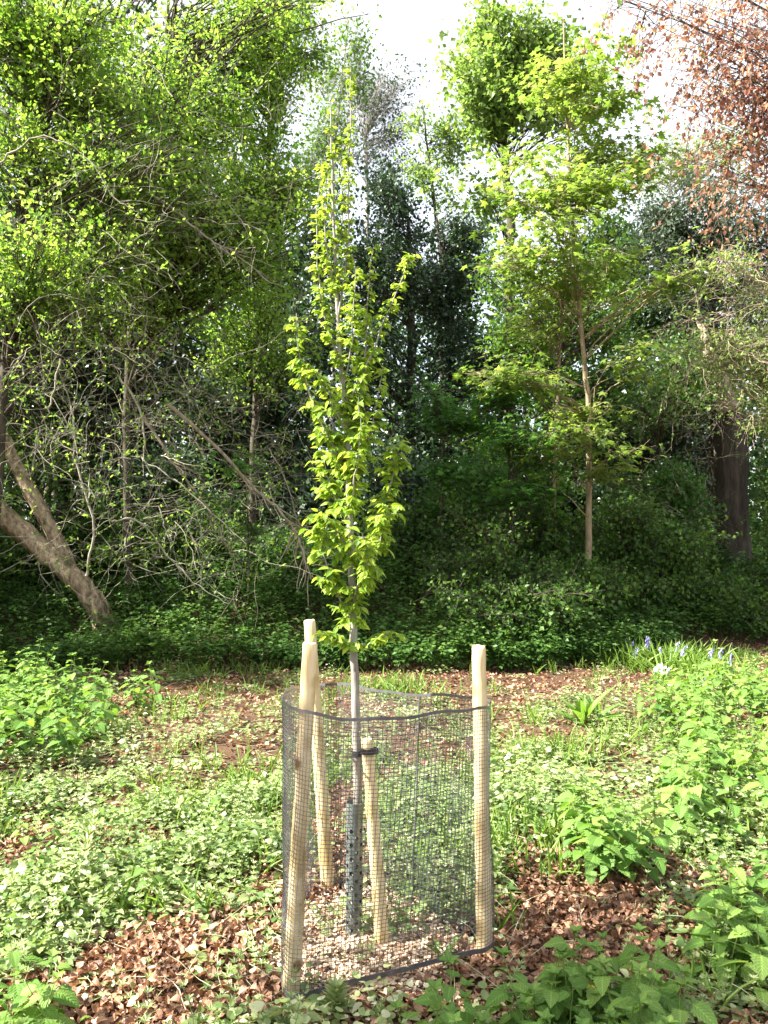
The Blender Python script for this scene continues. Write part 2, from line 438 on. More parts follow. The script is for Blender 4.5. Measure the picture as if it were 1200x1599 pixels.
def make_stake_mat():
    m, nt, out = new_mat('peeled_timber')
    N, Lk = nt.nodes, nt.links
    tc = N.new('ShaderNodeTexCoord'); mp = N.new('ShaderNodeMapping'); mp.inputs['Scale'].default_value = (34, 34, 1.6); Lk.new(tc.outputs['Object'], mp.inputs[0])
    n1 = N.new('ShaderNodeTexNoise'); n1.inputs['Scale'].default_value = 1; n1.inputs['Detail'].default_value = 7; n1.inputs['Roughness'].default_value = .6; Lk.new(mp.outputs[0], n1.inputs['Vector'])
    r = ramp(nt, [(.30, (.40, .28, .13)), (.46, (.63, .49, .27)), (.72, (.76, .64, .40))]); Lk.new(n1.outputs[0], r.inputs[0])
    n2 = N.new('ShaderNodeTexNoise'); n2.inputs['Scale'].default_value = 5; n2.inputs['Detail'].default_value = 3; Lk.new(tc.outputs['Object'], n2.inputs['Vector'])
    r2 = ramp(nt, [(.36, (.72, .66, .52)), (.46, (1, 1, 1)), (.58, (1, 1, 1)), (.70, (.70, .62, .46))]); Lk.new(n2.outputs[0], r2.inputs[0])
    mx = N.new('ShaderNodeMix'); mx.data_type = 'RGBA'; mx.blend_type = 'MULTIPLY'; mx.inputs['Factor'].default_value = 1
    Lk.new(r.outputs[0], mx.inputs['A']); Lk.new(r2.outputs[0], mx.inputs['B'])
    vo = N.new('ShaderNodeTexVoronoi'); vo.inputs['Scale'].default_value = 7.0
    mpk = N.new('ShaderNodeMapping'); mpk.inputs['Scale'].default_value = (1, 1, .8); Lk.new(tc.outputs['Object'], mpk.inputs[0]); Lk.new(mpk.outputs[0], vo.inputs['Vector'])
    rk = ramp(nt, [(.10, (.34, .22, .12)), (.16, (1, 1, 1))]); Lk.new(vo.outputs['Distance'], rk.inputs[0])
    mk = N.new('ShaderNodeMix'); mk.data_type = 'RGBA'; mk.blend_type = 'MULTIPLY'; mk.inputs['Factor'].default_value = 1
    Lk.new(mx.outputs['Result'], mk.inputs['A']); Lk.new(rk.outputs[0], mk.inputs['B']); mx = mk
    p = N.new('ShaderNodeBsdfPrincipled'); p.inputs['Roughness'].default_value = .7; p.inputs['Specular IOR Level'].default_value = .25
    Lk.new(mx.outputs['Result'], p.inputs['Base Color'])
    bp = N.new('ShaderNodeBump'); bp.inputs['Strength'].default_value = .6; bp.inputs['Distance'].default_value = .005; Lk.new(n1.outputs[0], bp.inputs['Height'])
    Lk.new(bp.outputs[0], p.inputs['Normal']); Lk.new(p.outputs[0], out.inputs[0])
    return m
M['stake'] = make_stake_mat()

def plain(name, c, rough=.5, spec=.5):
    m, nt, out = new_mat(name)
    N, Lk = nt.nodes, nt.links
    p = N.new('ShaderNodeBsdfPrincipled')
    tc = N.new('ShaderNodeTexCoord'); n = N.new('ShaderNodeTexNoise'); n.inputs['Scale'].default_value = 40; n.inputs['Detail'].default_value = 4
    Lk.new(tc.outputs['Object'], n.inputs['Vector'])
    r = ramp(nt, [(.3, tuple(x * .75 for x in c)), (.7, tuple(x * 1.25 for x in c))]); Lk.new(n.outputs[0], r.inputs[0])
    Lk.new(r.outputs[0], p.inputs['Base Color']); p.inputs['Roughness'].default_value = rough; p.inputs['Specular IOR Level'].default_value = spec
    Lk.new(p.outputs[0], out.inputs[0])
    return m
M['net'] = plain('black_plastic_net', (.085, .085, .09), .3, .8)
M['tube'] = plain('green_black_plastic', (.11, .125, .115), .4, .6)
M['rubber'] = plain('black_rubber', (.015, .015, .016), .5, .5)
M['chip'] = leaf_mat('wood_chip', [(0, (.34, .22, .13)), (.5, (.55, .42, .29)), (1, (.72, .60, .46))], (1, 1, 1), .05, .7, .2)

# ------------------------------------------------------------------ ground
def spaced(lo, hi, fine_lo, fine_hi, step):
    a = np.arange(fine_lo, fine_hi + 1e-6, step)
    left = fine_lo - np.geomspace(step, fine_lo - lo, 26)[::-1] if lo < fine_lo else np.array([])
    right = fine_hi + np.geomspace(step, hi - fine_hi, 26)
    return np.concatenate([left, a, right])
gx = spaced(-300, 300, -9, 11, .12); gy = spaced(-120, 400, -2, 20, .12)
GX, GY = np.meshgrid(gx, gy)
GV = np.stack([GX, GY, ground_z(GX, GY)], -1).reshape(-1, 3)
nx, ny = len(gx), len(gy)
ii = np.arange(nx * ny).reshape(ny, nx)
B = MB(); B.add(GV, np.stack([ii[:-1, :-1], ii[:-1, 1:], ii[1:, 1:], ii[1:, :-1]], -1).reshape(-1, 4), 0, None, True)
tag(B.obj('ground', M['soil']), 'brown woodland soil rising to a low bank under the trees', kind='structure')

# ------------------------------------------------------------------ hero tree: young upright hornbeam
def hero_tree():
    rng = np.random.default_rng(5)
    D0 = 3.3
    base = at(553, 1457, D0); base[2] = ground_z(base[0], base[1])
    root = thing('young_tree', base, 'slim upright young tree with fresh lime green leaves inside the mesh guard', 'tree')
    tp = [base - [0, 0, .03]] + [at(x, y, D0 + .01) for x, y in ((557, 1350), (559, 1250), (557, 1130), (553, 1010), (549, 880), (545, 760), (541, 650), (532, 560), (526, 450), (521, 330), (518, 230), (516, 158))]
    tp = smooth_path(tp, 70)
    tp[1:-1, :2] += rng.normal(0, .0012, (68, 2))
    tr = np.interp(np.linspace(0, 1, 70), [0, .03, .3, .55, .75, 1], [.026, .021, .0165, .012, .007, .002])
    B = MB(); tubes(B, tp[None], tr[None], 12, 0)
    # knots on the bare stem
    for t in (.17, .24, .29, .345, .39):
        p, d = sample_poly(tp[None], np.array([0]), np.array([t]))
        a = rng.uniform(0, 6.28); o = np.array([math.cos(a), math.sin(a), .3])
        tubes(B, np.stack([p[0], p[0] + o * (.020 if t < .3 else .016), p[0] + o * .024])[None], np.array([[.009, .007, .002]]), 6, 0)
    B.obj('trunk', M['barkgrey'], root)
    specs = [  # pixel path of every main branch, depth offset at its tip
        ([(545, 700), (556, 640), (567, 590), (575, 480), (583, 385)], .05, .0075),
        ([(541, 640), (560, 600), (588, 535), (613, 470), (641, 398)], -.06, .0065),
        ([(545, 745), (525, 705), (506, 668), (478, 600), (467, 545), (463, 490)], -.04, .0080),
        ([(531, 565), (510, 505), (497, 430), (496, 340), (503, 250)], .05, .0055),
        ([(528, 500), (540, 420), (545, 300), (547, 190), (549, 104)], -.02, .0060),
        ([(552, 900), (580, 850), (601, 790), (616, 730), (628, 680)], .08, .0065),
        ([(553, 985), (533, 940), (516, 900), (503, 850), (497, 800)], -.07, .0060),
        ([(550, 930), (575, 905), (590, 860), (600, 815), (606, 790)], -.12, .0055),
        ([(547, 820), (528, 790), (512, 745), (502, 700)], .12, .0060),
        ([(544, 745), (566, 705), (585, 650), (598, 575)], .02, .0060),
        ([(543, 690), (525, 640), (508, 605), (494, 580)], -.12, .005),
        ([(552, 960), (558, 920), (575, 880), (566, 830)], -.18, .0050),
        ([(546, 800), (553, 750), (561, 700), (560, 620)], -.15, .0050),
        ([(526, 460), (512, 400), (508, 330), (512, 270)], -.05, .0040),
        ([(524, 400), (536, 340), (534, 280), (530, 220)], .04, .0040),
        ([(554, 1005), (535, 1000), (515, 992), (503, 985)], -.10, .0040),
        ([(554, 1008), (575, 1005), (598, 996), (606, 990)], -.05, .0040),
        ([(538, 600), (548, 540), (553, 480), (556, 420)], -.08, .0045),
        ([(551, 880), (540, 850), (520, 820), (508, 800)], -.17, .0045),
    ]
    allP = []
    for pts, off, r in specs:
        pts = np.array(pts, float)
        d = D0 + .01 + off * np.linspace(0, 1, len(pts)) ** .8
        P = smooth_path(at(pts[:, 0], pts[:, 1], d), 14)
        P[1:] += rng.normal(0, .0025, (13, 3))
        b = MB(); tubes(b, P[None], np.linspace(r, .0016, 14)[None], 6, 0)
        b.obj('branch', M['barkgrey'], root)
        allP.append(P)
    allP.append(tp[28:][np.linspace(0, 41, 14).astype(int)])
    allP = np.stack(allP)
    lens = np.linalg.norm(np.diff(allP, axis=1), axis=2).sum(1)
    # twigs
    NT = 680
    w = lens.copy(); w[-1] *= .4
    idx = rng.choice(len(allP), NT, p=w / w.sum())
    t = rng.uniform(.04, 1, NT)
    p, tg = sample_poly(allP, idx, t)
    ax = np.interp(p[:, 2], [1.2, 1.45, 2.0, 2.4, 2.8, 3.6], [.055, .058, .056, .045, .028, .02])   # twig length by height
    a = rng.uniform(0, 2 * math.pi, NT)
    out = np.stack([np.cos(a), np.sin(a), np.full(NT, .25)], -1)
    high = np.clip((p[:, 2] - 2.3) / .6, 0, 1)[:, None]
    D = nrm(out * (1 - .45 * high) + tg * .5 * high)
    P = grow(p, D, ax * rng.uniform(.6, 1.25, NT), 4, .16, (0, 0, -.10), rng)
    B = MB(); tubes(B, P, np.linspace(.0016, .0007, 5)[None].repeat(NT, 0), 4, 1)
    # leaves: alternate along each twig, drooping
    per = 9
    li = np.repeat(np.arange(NT), per); lt = np.tile(np.linspace(.08, 1, per), NT)
    lp, lg = sample_poly(P, li, lt)
    side = np.tile([1, -1], NT * per // 2 + 1)[:NT * per][:, None]
    lat = nrm(np.cross(lg, [0, 0, 1.0])) * side
    al = nrm(lg * .65 + lat * .8 + rng.normal(0, .22, lp.shape) + np.array([0, 0, -.42]))
    size = np.interp(lp[:, 2], [1.2, 2.0, 2.5, 3.0, 3.6], [.039, .037, .030, .023, .019]) * rng.uniform(.6, 1.2, len(lp))
    nrmv = nrm(np.array([0, 0, 1.0]) + rng.normal(0, .35, lp.shape))
    keep = rng.random(len(lp)) < np.interp(lp[:, 2], [1.2, 2.2, 2.6, 3.6], [.98, .95, .7, .65])
    leaves(B, lp[keep], al[keep], nrmv[keep], size[keep] * rng.uniform(.75, 1.25, keep.sum()), LEAF_HORN, 0, None, rng)
    # leaf clusters straight on the branches
    n2 = 1300
    idx = rng.choice(len(allP), n2, p=w / w.sum()); t = rng.uniform(.1, 1, n2)
    p, tg = sample_poly(allP, idx, t)
    kp = rng.random(n2) < np.interp(p[:, 2], [1.2, 2.1, 2.6, 3.6], [1, .95, .75, .75]); p, tg = p[kp], tg[kp]; n2 = len(p)
    a = rng.uniform(0, 6.28, n2); al = nrm(np.stack([np.cos(a), np.sin(a), rng.uniform(-.9, .2, n2)], -1))
    size = np.interp(p[:, 2], [1.2, 2.0, 2.5, 3.0, 3.6], [.042, .040, .031, .024, .019]) * rng.uniform(.6, 1.2, n2)
    leaves(B, p + al * .01, al, nrm(np.array([0, 0, 1.0]) + rng.normal(0, .4, p.shape)), size, LEAF_HORN, 0, None, rng)
    B.obj('foliage', [M['horn'], M['barkgrey']], root)
hero_tree()

# ------------------------------------------------------------------ stakes
def stake(base, top, r0, r1, label, rng, k=14, rough_top=False):
    base = np.array(base); top = np.array(top)
    root = thing('timber_stake', (base[0], base[1], base[2]), label, 'stake')
    n = 30
    P = np.linspace(base - (top - base) * .03, top, n)
    P[1:-1] += rng.normal(0, .0007, (n - 2, 3))
    a = np.arange(k) / k * 2 * math.pi
    flute = 1 + .05 * np.cos(a * 3 + rng.uniform(0, 6)) + rng.normal(0, .015, k)
    T = nrm(top - base); U = nrm(np.cross(T, [0, 1, 0])); W = np.cross(T, U)
    rad = np.linspace(r0, r1, n)
    rad[-2:] *= [1.0, .99]
    ring = P[:, None] + (rad[:, None] * flute[None] * (1 + rng.normal(0, .006, (n, 1))))[:, :, None] * (np.cos(a)[None, :, None] * U + np.sin(a)[None, :, None] * W)
    cham = P[-1] + T * .006 + (r1 * .84 * flute)[:, None] * (np.cos(a)[:, None] * U + np.sin(a)[:, None] * W)
    cham += rng.normal(0, .004 if rough_top else .0008, (k, 1)) * T
    V = np.concatenate([ring.reshape(-1, 3), cham, [cham.mean(0) + T * (.004 if rough_top else .0)]])
    idx = np.arange(n * k + k).reshape(n + 1, k)
    q = np.stack([idx[:-1], np.roll(idx[:-1], -1, 1), np.roll(idx[1:], -1, 1), idx[1:]], -1).reshape(-1, 4)
    c = n * k + k
    f = np.stack([idx[-1], np.roll(idx[-1], -1), np.full(k, c)], -1)
    B = MB(); B.add(V, q, 0, None, True)
    B2 = MB(); B2.add(V, f, 0)
    B.F.setdefault(3, []).append(f); B.M.setdefault(3, []).append(np.zeros(k, np.int32)); B.S.setdefault(3, []).append(np.zeros(k, bool))
    o = B.mesh('stake', [M['stake']])
    # the thing is the one mesh
    bpy.data.objects.remove(root)
    ob = bpy.data.objects.new('timber_stake', o); COL.objects.link(ob)
    tag(ob, label, 'stake', 'tree guard stakes')
    return ob
rs = np.random.default_rng(3)
def gb(px, py, d):
    p = at(px, py, d); p[2] = ground_z(p[0], p[1]); return p
S_FL_B, S_FL_T = gb(453, 1552, 2.84), at(484, 1006, 2.93)
S_BL_B, S_BL_T = gb(513, 1383, 3.76), at(484, 970, 3.72)
S_R_B, S_R_T = gb(757, 1480, 3.18), at(748, 1012, 3.16)
stake(S_FL_B, S_FL_T, .031, .027, 'tall leaning pale timber stake at the front left of the mesh guard', rs)
stake(S_BL_B, S_BL_T, .033, .027, 'pale timber stake standing behind the front leaning stake, top showing above it', rs)
stake(S_R_B, S_R_T, .031, .027, 'upright pale timber stake on the right of the guard with splintered top', rs, rough_top=True)
ss_b, ss_t = gb(598, 1472, 3.22), at(573, 1156, 3.26)
stake(ss_b, ss_t, .029, .024, 'short leaning timber stake beside the trunk inside the guard, under the black tie', rs)

# tree tie
def tie():
    rng = np.random.default_rng(8)
    c1 = at(559, 1176, 3.31); c2 = at(576, 1172, 3.26)
    root = thing('tree_tie', c1, 'black rubber strap tying the young trunk to the short stake', 'tree tie')
    def loop(c, r, h):
        a = np.linspace(0, 2 * math.pi, 20)[:-1]
        prof = [(r, -h), (r + .004, -h), (r + .004, h), (r, h)]
        V = np.array([[(c[0] + math.cos(t) * R_, c[1] + math.sin(t) * R_, c[2] + z) for R_, z in prof] for t in a]).reshape(-1, 3)
        idx = np.arange(len(a) * 4).reshape(len(a), 4)
        nx = np.roll(idx, -1, 0)
        q = np.stack([idx, nx, np.roll(nx, -1, 1), np.roll(idx, -1, 1)], -1).reshape(-1, 4)
        return V, q
    B = MB(); B.add(*loop(c1, .020, .011)); B.obj('trunk_loop', M['rubber'], root)
    B = MB(); B.add(*loop(c2, .0285, .011)); B.obj('stake_loop', M['rubber'], root)
    # spacer block
    m = (c1 + c2) / 2; dx, dy, dz = .012, .012, .012
    V = np.array([(m[0] + sx * dx, m[1] - .012 + sy * dy, m[2] + sz * dz) for sx in (-1, 1) for sy in (-1, 1) for sz in (-1, 1)])
    Fq = [(0, 1, 3, 2), (4, 6, 7, 5), (0, 4, 5, 1), (2, 3, 7, 6), (0, 2, 6, 4), (1, 5, 7, 3)]
    B = MB(); B.add(V, Fq); B.obj('spacer', M['rubber'], root)
    e = c2 + np.array([.024, -.026, .004])
    V = np.array([(e[0] + sx * .016, e[1] + sy * .003, e[2] + sz * .011) for sx in (-1, 1) for sy in (-1, 1) for sz in (-1, 1)])
    B = MB(); B.add(V, Fq); B.obj('strap_end', M['rubber'], root)
tie()

# perforated tube round the foot of the trunk
def trunk_tube():
    c = at(553, 1455, 3.29); c[2] = ground_z(c[0], c[1])
    top = at(554, 1252, 3.29)
    H = top[2] - c[2]; r = .034
    nc, rows = 10, 16
    n = 8
    B = MB()
    lean = (top - c)[:2] / H
    def pt(u, v, rr):
        return np.stack([c[0] + lean[0] * v + rr * np.cos(u), c[1] + lean[1] * v + rr * np.sin(u), c[2] + v], -1)
    du = 2 * math.pi / nc
    z0 = H * .03; dz = (H * .80) / rows
    sq = []          # square outline split in 8 points
    for k in range(8):
        a = math.pi / 4 * k
        x, y = math.cos(a), math.sin(a); s = max(abs(x), abs(y)); sq.append((x / s * .5, y / s * .5))
    sq = np.array(sq); ci = np.stack([np.cos(np.arange(8) * math.pi / 4), np.sin(np.arange(8) * math.pi / 4)], -1)
    for rr, flip in ((r, False), (r - .0022, True)):
        for i in range(rows):
            for j in range(nc):
                cu = j * du; cv = z0 + (i + .5) * dz
                hole = .30 if True else 0
                rad_u = .0088 / r; rad_v = .0088
                if (i + j) % 2:
                    us = np.linspace(-.5, .5, 4) * du + cu
                    V = np.concatenate([pt(us, np.full(4, cv - dz / 2), rr), pt(us, np.full(4, cv + dz / 2), rr)])
                    B.add(V, [(k, k + 1, 5 + k, 4 + k) for k in range(3)], 0, None, True)
                    continue
                O = pt(cu + sq[:, 0] * du, cv + sq[:, 1] * dz, rr)
                I = pt(cu + ci[:, 0] * rad_u, cv + ci[:, 1] * rad_v, rr)
                V = np.concatenate([O, I])
                f = [(k, (k + 1) % 8, 8 + (k + 1) % 8, 8 + k) for k in range(8)]
                if flip: f = [q[::-1] for q in f]
                B.add(V, f, 0, None, False)
        for (a0, a1) in ((0, z0), (z0 + rows * dz, H)):
            us = np.linspace(0, 2 * math.pi, 41)
            V = np.concatenate([pt(us, np.full(41, a0), rr), pt(us, np.full(41, a1), rr)])
            B.add(V, [(k, k + 1, 42 + k, 41 + k) for k in range(40)], 0, None, True)
    us = np.linspace(0, 2 * math.pi, 41)
    V = np.concatenate([pt(us, np.full(41, H), r), pt(us, np.full(41, H), r - .0022)])
    B.add(V, [(k, k + 1, 42 + k, 41 + k) for k in range(40)])
    o = B.obj('trunk_guard', M['tube'])
    tag(o, 'dark perforated plastic tube round the foot of the young trunk', 'trunk guard')
trunk_tube()

# ------------------------------------------------------------------ mesh guard
def mesh_guard():
    rng = np.random.default_rng(21)
    # closed outline at the top and at the bottom, starting on the left, running along the front
    topc = [at(440, 1093, 3.05), at(452, 1104, 2.93), at(474, 1113, 2.86), at(510, 1118, 2.80), at(545, 1121, 2.77), at(620, 1121, 2.77), at(690, 1115, 2.85),
            at(735, 1108, 2.97), at(760, 1103, 3.07), at(766, 1099, 3.17), at(763, 1095, 3.25), at(742, 1091, 3.31), at(690, 1087, 3.40), at(650, 1084, 3.47), at(600, 1079, 3.55), at(545, 1071, 3.68), at(512, 1069, 3.76),
            at(493, 1069, 3.80), at(478, 1070, 3.76), at(458, 1074, 3.55), at(445, 1083, 3.28)]
    botc = [at(447, 1500, 3.02), at(440, 1523, 2.90), at(449, 1541, 2.795), at(480, 1536, 2.79), at(520, 1528, 2.845), at(606, 1511, 2.93), at(690, 1491, 3.03),
            at(735, 1480, 3.08), at(757, 1477, 3.10), at(769, 1472, 3.15), at(769, 1462, 3.22), at(742, 1445, 3.31), at(690, 1427, 3.40), at(650, 1417, 3.47), at(600, 1405, 3.55), at(545, 1388, 3.70), at(522, 1380, 3.80),
            at(508, 1378, 3.83), at(492, 1385, 3.78), at(470, 1415, 3.52), at(455, 1460, 3.25)]
    topc = np.array(topc); botc = np.array(botc)
    for c in botc: c[2] = max(c[2] * .25 + .02, ground_z(c[0], c[1]) + .02)
    botc[1:10, 2] += .025
    n = 178
    def closed(c):
        e = np.concatenate([c[-2:], c, c[:3]])
        s = smooth_path(e, 1400)
        i0 = int(round(2 / (len(e) - 1) * 1399)); i1 = int(round((2 + len(c)) / (len(e) - 1) * 1399))
        s = s[i0:i1 + 1]
        L = np.concatenate([[0], np.cumsum(np.linalg.norm(np.diff(s, axis=0), axis=1))])
        tt = np.linspace(0, L[-1], n + 1)[:-1]
        return np.stack([np.interp(tt, L, s[:, k]) for k in range(3)], -1)
    Tp, Bp = closed(topc), closed(botc)
    Tp[:, 2] += .005 * np.sin(np.arange(n) * .17) + .003 * np.sin(np.arange(n) * .43 + 1)      # the net sags between its fixings
    # match arc positions of bottom to top by control index fraction
    rows = 64
    v = np.linspace(0, 1, rows + 1)
    G = Bp[None] * (1 - v)[:, None, None] + Tp[None] * v[:, None, None]           # [rows+1, n, 3]
    wave = .006 * np.sin(np.arange(n)[None] * .11 + v[:, None] * 5) + .004 * np.sin(np.arange(n)[None] * .31 - v[:, None] * 7)
    tng = np.roll(G, -1, 1) - np.roll(G, 1, 1); nor = nrm(np.stack([tng[..., 1], -tng[..., 0], 0 * tng[..., 0]], -1))
    edge = np.sin(np.pi * v)[:, None]
    G = G + nor * (wave * edge)[..., None]
    root = thing('mesh_guard', (0.02, 3.25, 0), 'waist high black plastic mesh guard fixed round the three stakes', 'tree guard')
    B = MB()
    th, dp = .00085, .0006
    def strip(P, side, nn, closed_):                     # rectangular strand along P with half widths
        m = P.shape[1]
        c4 = np.stack([P + side * th + nn * dp, P - side * th + nn * dp, P - side * th - nn * dp, P + side * th - nn * dp], 2)
        N = P.shape[0]
        idx = np.arange(N * m * 4).reshape(N, m, 4)
        if closed_:
            a = idx; b = np.roll(idx, -1, 1)
        else:
            a = idx[:, :-1]; b = idx[:, 1:]
        q = np.stack([a, np.roll(a, -1, 3 - 1), np.roll(b, -1, 2), b], -1).reshape(-1, 4)
        B.add(c4.reshape(-1, 3), q)
    up = nrm(np.gradient(G, axis=0))
    strip(G, up, nor, True)                              # horizontal strands
    st = np.linspace(0, rows, 18).astype(int)
    GT = G[st].transpose(1, 0, 2); nT = nor[st].transpose(1, 0, 2)
    al = nrm(np.roll(G, -1, 1) - np.roll(G, 1, 1))[st].transpose(1, 0, 2)
    strip(GT, al, nT * 1.0, False)                       # vertical strands
    B.obj('mesh', M['net'], root)
    def band(P, h0, h1, name):
        b = MB()
        nn = nrm(np.stack([(np.roll(P, -1, 0) - np.roll(P, 1, 0))[:, 1], -(np.roll(P, -1, 0) - np.roll(P, 1, 0))[:, 0], np.zeros(n)], -1))
        wob = .0010 * np.sin(np.arange(n) * 2.1)[:, None] * np.array([0, 0, 1.0])
        c4 = np.stack([P + nn * .0022 + [0, 0, h0] + wob, P + nn * .0022 + [0, 0, h1] - wob, P - nn * .0016 + [0, 0, h1] - wob, P - nn * .0016 + [0, 0, h0] + wob], 1)
        idx = np.arange(n * 4).reshape(n, 4); nx_ = np.roll(idx, -1, 0)
        b.add(c4.reshape(-1, 3), np.stack([idx, nx_, np.roll(nx_, -1, 1), np.roll(idx, -1, 1)], -1).reshape(-1, 4))
        b.obj(name, M['net'], root)
    band(G[-1], -.005, .006, 'top_band')
    band(G[0], -.012, .006, 'bottom_band')
    # overlap seam at the back and cable ties
    j = int(np.argmin(np.linalg.norm(Tp - at(655, 1084, 3.46), axis=1)))
    b = MB()
    for r0 in range(0, rows, 2):
        p0, p1 = G[r0, j], G[min(r0 + 2, rows), j + 0]
        a_ = p0 + (G[r0, j + 1] - p0) * .3; b_ = p1 + (G[min(r0 + 2, rows), j + 1] - p1) * .3
        off = -nor[r0, j] * .004
        b.add([p0 + off, a_ + off, b_ + off, p1 + off, p0 + off * 2, a_ + off * 2, b_ + off * 2, p1 + off * 2], [(0, 1, 2, 3), (7, 6, 5, 4), (0, 3, 7, 4), (1, 5, 6, 2)])
        if r0 >= 14 and rows - r0 > 16: pass
    b.obj('seam', M['net'], root)
mesh_guard()

# ------------------------------------------------------------------ nettle plants
def nettle_meshes(seed, h, pairs, leaf, detail=True):
    rng = np.random.default_rng(seed)
    n = pairs + 3
    P = grow(np.zeros((1, 3)), np.array([[rng.normal(0, .15), rng.normal(0, .15), 1]]), h, n, .06, (0, 0, .03), rng)
    S = MB(); tubes(S, P, np.linspace(.0032, .0015, n + 1)[None], 5, 0)
    Lm = MB()
    zs = np.linspace(.25, .99, pairs)
    a0 = rng.uniform(0, 6.28)
    pos, al, nm, sz = [], [], [], []
    for i, t in enumerate(zs):
        p, tg = sample_poly(P, np.array([0]), np.array([t]))
        size = leaf * (0.65 + .55 * math.sin(math.pi * min(1, (i + 1.2) / pairs)) - .35 * max(0, t - .8) / .2)
        for s in (0, math.pi):
            a = a0 + i * math.pi / 2 + s + rng.normal(0, .2)
            up = -.10 + .55 * max(0, t - .75) / .25 + rng.normal(0, .12)
            d = nrm(np.array([math.cos(a), math.sin(a), up]))
            pet = size * .35
            pos.append(p[0] + d * pet); al.append(d + [0, 0, -.12]); nm.append(nrm(np.array([-.2 * d[0], -.2 * d[1], 1]) + rng.normal(0, .18, 3))); sz.append(size * rng.uniform(.8, 1.15))
            tubes(S, np.stack([p[0], p[0] + d * pet])[None], np.array([[.0012, .0009]]), 4, 0)
    for k in range(4):       # tip leaves
        a = a0 + k * math.pi / 2 + .4
        d = nrm(np.array([math.cos(a), math.sin(a), .9]))
        pos.append(P[0, -1]); al.append(d); nm.append([-d[0], -d[1], .6]); sz.append(leaf * .38)
    base_t = rng.uniform(.2, .8)
    leaves(Lm, np.array(pos), np.array(al), np.array(nm), np.array(sz), LEAF_NETTLE, 0, np.clip(base_t - .15 + .4 * np.array(pos)[:, 2] / h + rng.normal(0, .15, len(pos)), 0, 1), rng)
    return S.mesh('stem', [M['stem']]), Lm.mesh('foliage', [M['nettle']])
NET = [nettle_meshes(100 + i, 1.0 * (.30 + .05 * (i % 4)), 5 + i % 3, .088) for i in range(6)]         # short ones
NET_T = [nettle_meshes(140 + i, .52 + .05 * (i % 4), 7 + i % 3, .105) for i in range(6)]              # tall ones

def plant(name, label, cat, group, meshes, loc, rz, sc, tilt=(0, 0)):
    o = thing(name, loc, label, cat, group)
    o.rotation_euler = (tilt[0], tilt[1], rz); o.scale = (sc, sc, sc)
    for m in meshes:
        c = bpy.data.objects.new(m.name.split('.')[0], m); COL.objects.link(c); c.parent = o
    return o

def patch(pts, n, kinds, sc, label, group, seed, name='nettle', mind=.07):
    """pts: polygon of ground pixels in the photo; plants are sown on that piece of ground"""
    rng = np.random.default_rng(seed)
    W = np.array([on_ground(*p)[:2] for p in pts])
    lo, hi = W.min(0), W.max(0)
    done = []
    tries = 0
    while len(done) < n and tries < n * 60:
        tries += 1
        q = rng.uniform(lo, hi)
        inside = False
        j = len(W) - 1
        for i in range(len(W)):
            if (W[i, 1] > q[1]) != (W[j, 1] > q[1]) and q[0] < (W[j, 0] - W[i, 0]) * (q[1] - W[i, 1]) / (W[j, 1] - W[i, 1]) + W[i, 0]:
                inside = not inside
            j = i
        if not inside or any((q[0] - d[0]) ** 2 + (q[1] - d[1]) ** 2 < mind ** 2 for d in done):
            continue
        done.append(q)
        plant(name, label, 'nettle', group, kinds[rng.integers(len(kinds))], (q[0], q[1], ground_z(q[0], q[1]) - .01), rng.uniform(0, 6.28), rng.uniform(*sc), (rng.normal(0, .10), rng.normal(0, .10)))
    return done
patch([(540, 1850), (600, 1740), (790, 1690), (840, 1620), (900, 1580), (1000, 1610), (1070, 1690), (1080, 1850)], 70, NET, (.75, 1.05),
      'shaded green nettle in the clump at the bottom edge in front of the guard', 'nettles in the front clump', 1, mind=.06)
patch([(1080, 1500), (1140, 1440), (1210, 1420), (1290, 1500), (1230, 1580), (1120, 1570)], 22, NET, (.75, 1.1),
      'sunlit nettle at the edge of the brown leaf patch, lower right of the picture', 'nettles by the leaf patch', 2)
patch([(1000, 1330), (1090, 1230), (1000, 1130), (1130, 1085), (1290, 1090), (1420, 1240), (1330, 1350), (1130, 1330)], 150, NET_T, (.62, .95),
      'bright sunlit nettle in the big bed right of the guard', 'nettles in the sunlit bed', 3, mind=.065)
patch([(890, 1380), (925, 1330), (985, 1330), (1025, 1365), (960, 1400)], 22, NET_T, (.5, .8),
      'nettle in the small bushy clump between the guard and the leaf patch', 'nettles in the middle clump', 4, mind=.05)
patch([(-60, 1210), (-60, 1110), (60, 1085), (150, 1110), (180, 1180), (110, 1215)], 75, NET_T, (.75, 1.12),
      'nettle in the dense bed at the left edge below the dark bank', 'nettles in the left bed', 5, mind=.10)
patch([(190, 1110), (215, 1095), (255, 1100), (245, 1125)], 6, NET, (.8, 1.2),
      'small nettle alone on brown leaves right of the left bed', 'small nettles on the leaves', 6, mind=.05)
patch([(20, 1260), (300, 1230), (420, 1330), (330, 1420), (60, 1440), (-20, 1340)], 26, NET, (.35, .7),
      'small young nettle scattered in the sunlit weeds left of the guard', 'young nettles in the left weeds', 8, mind=.12)
patch([(-40, 1640), (70, 1600), (120, 1660), (60, 1750), (-60, 1760)], 8, NET, (.7, .95),
      'nettle at the bottom left corner near the camera', 'nettles at the bottom left', 7, mind=.06)

# ------------------------------------------------------------------ litter, cover, grass, chips
def in_view(x, y, pad=.35):
    return (np.abs(x) < .485 * y + pad)

def scatter_ground(n, ylo, yhi, rng, power=1.0):
    y = ylo + (yhi - ylo) * rng.random(n) ** power
    x = rng.uniform(-1, 1, n) * (.485 * y + .9)
    return x, y

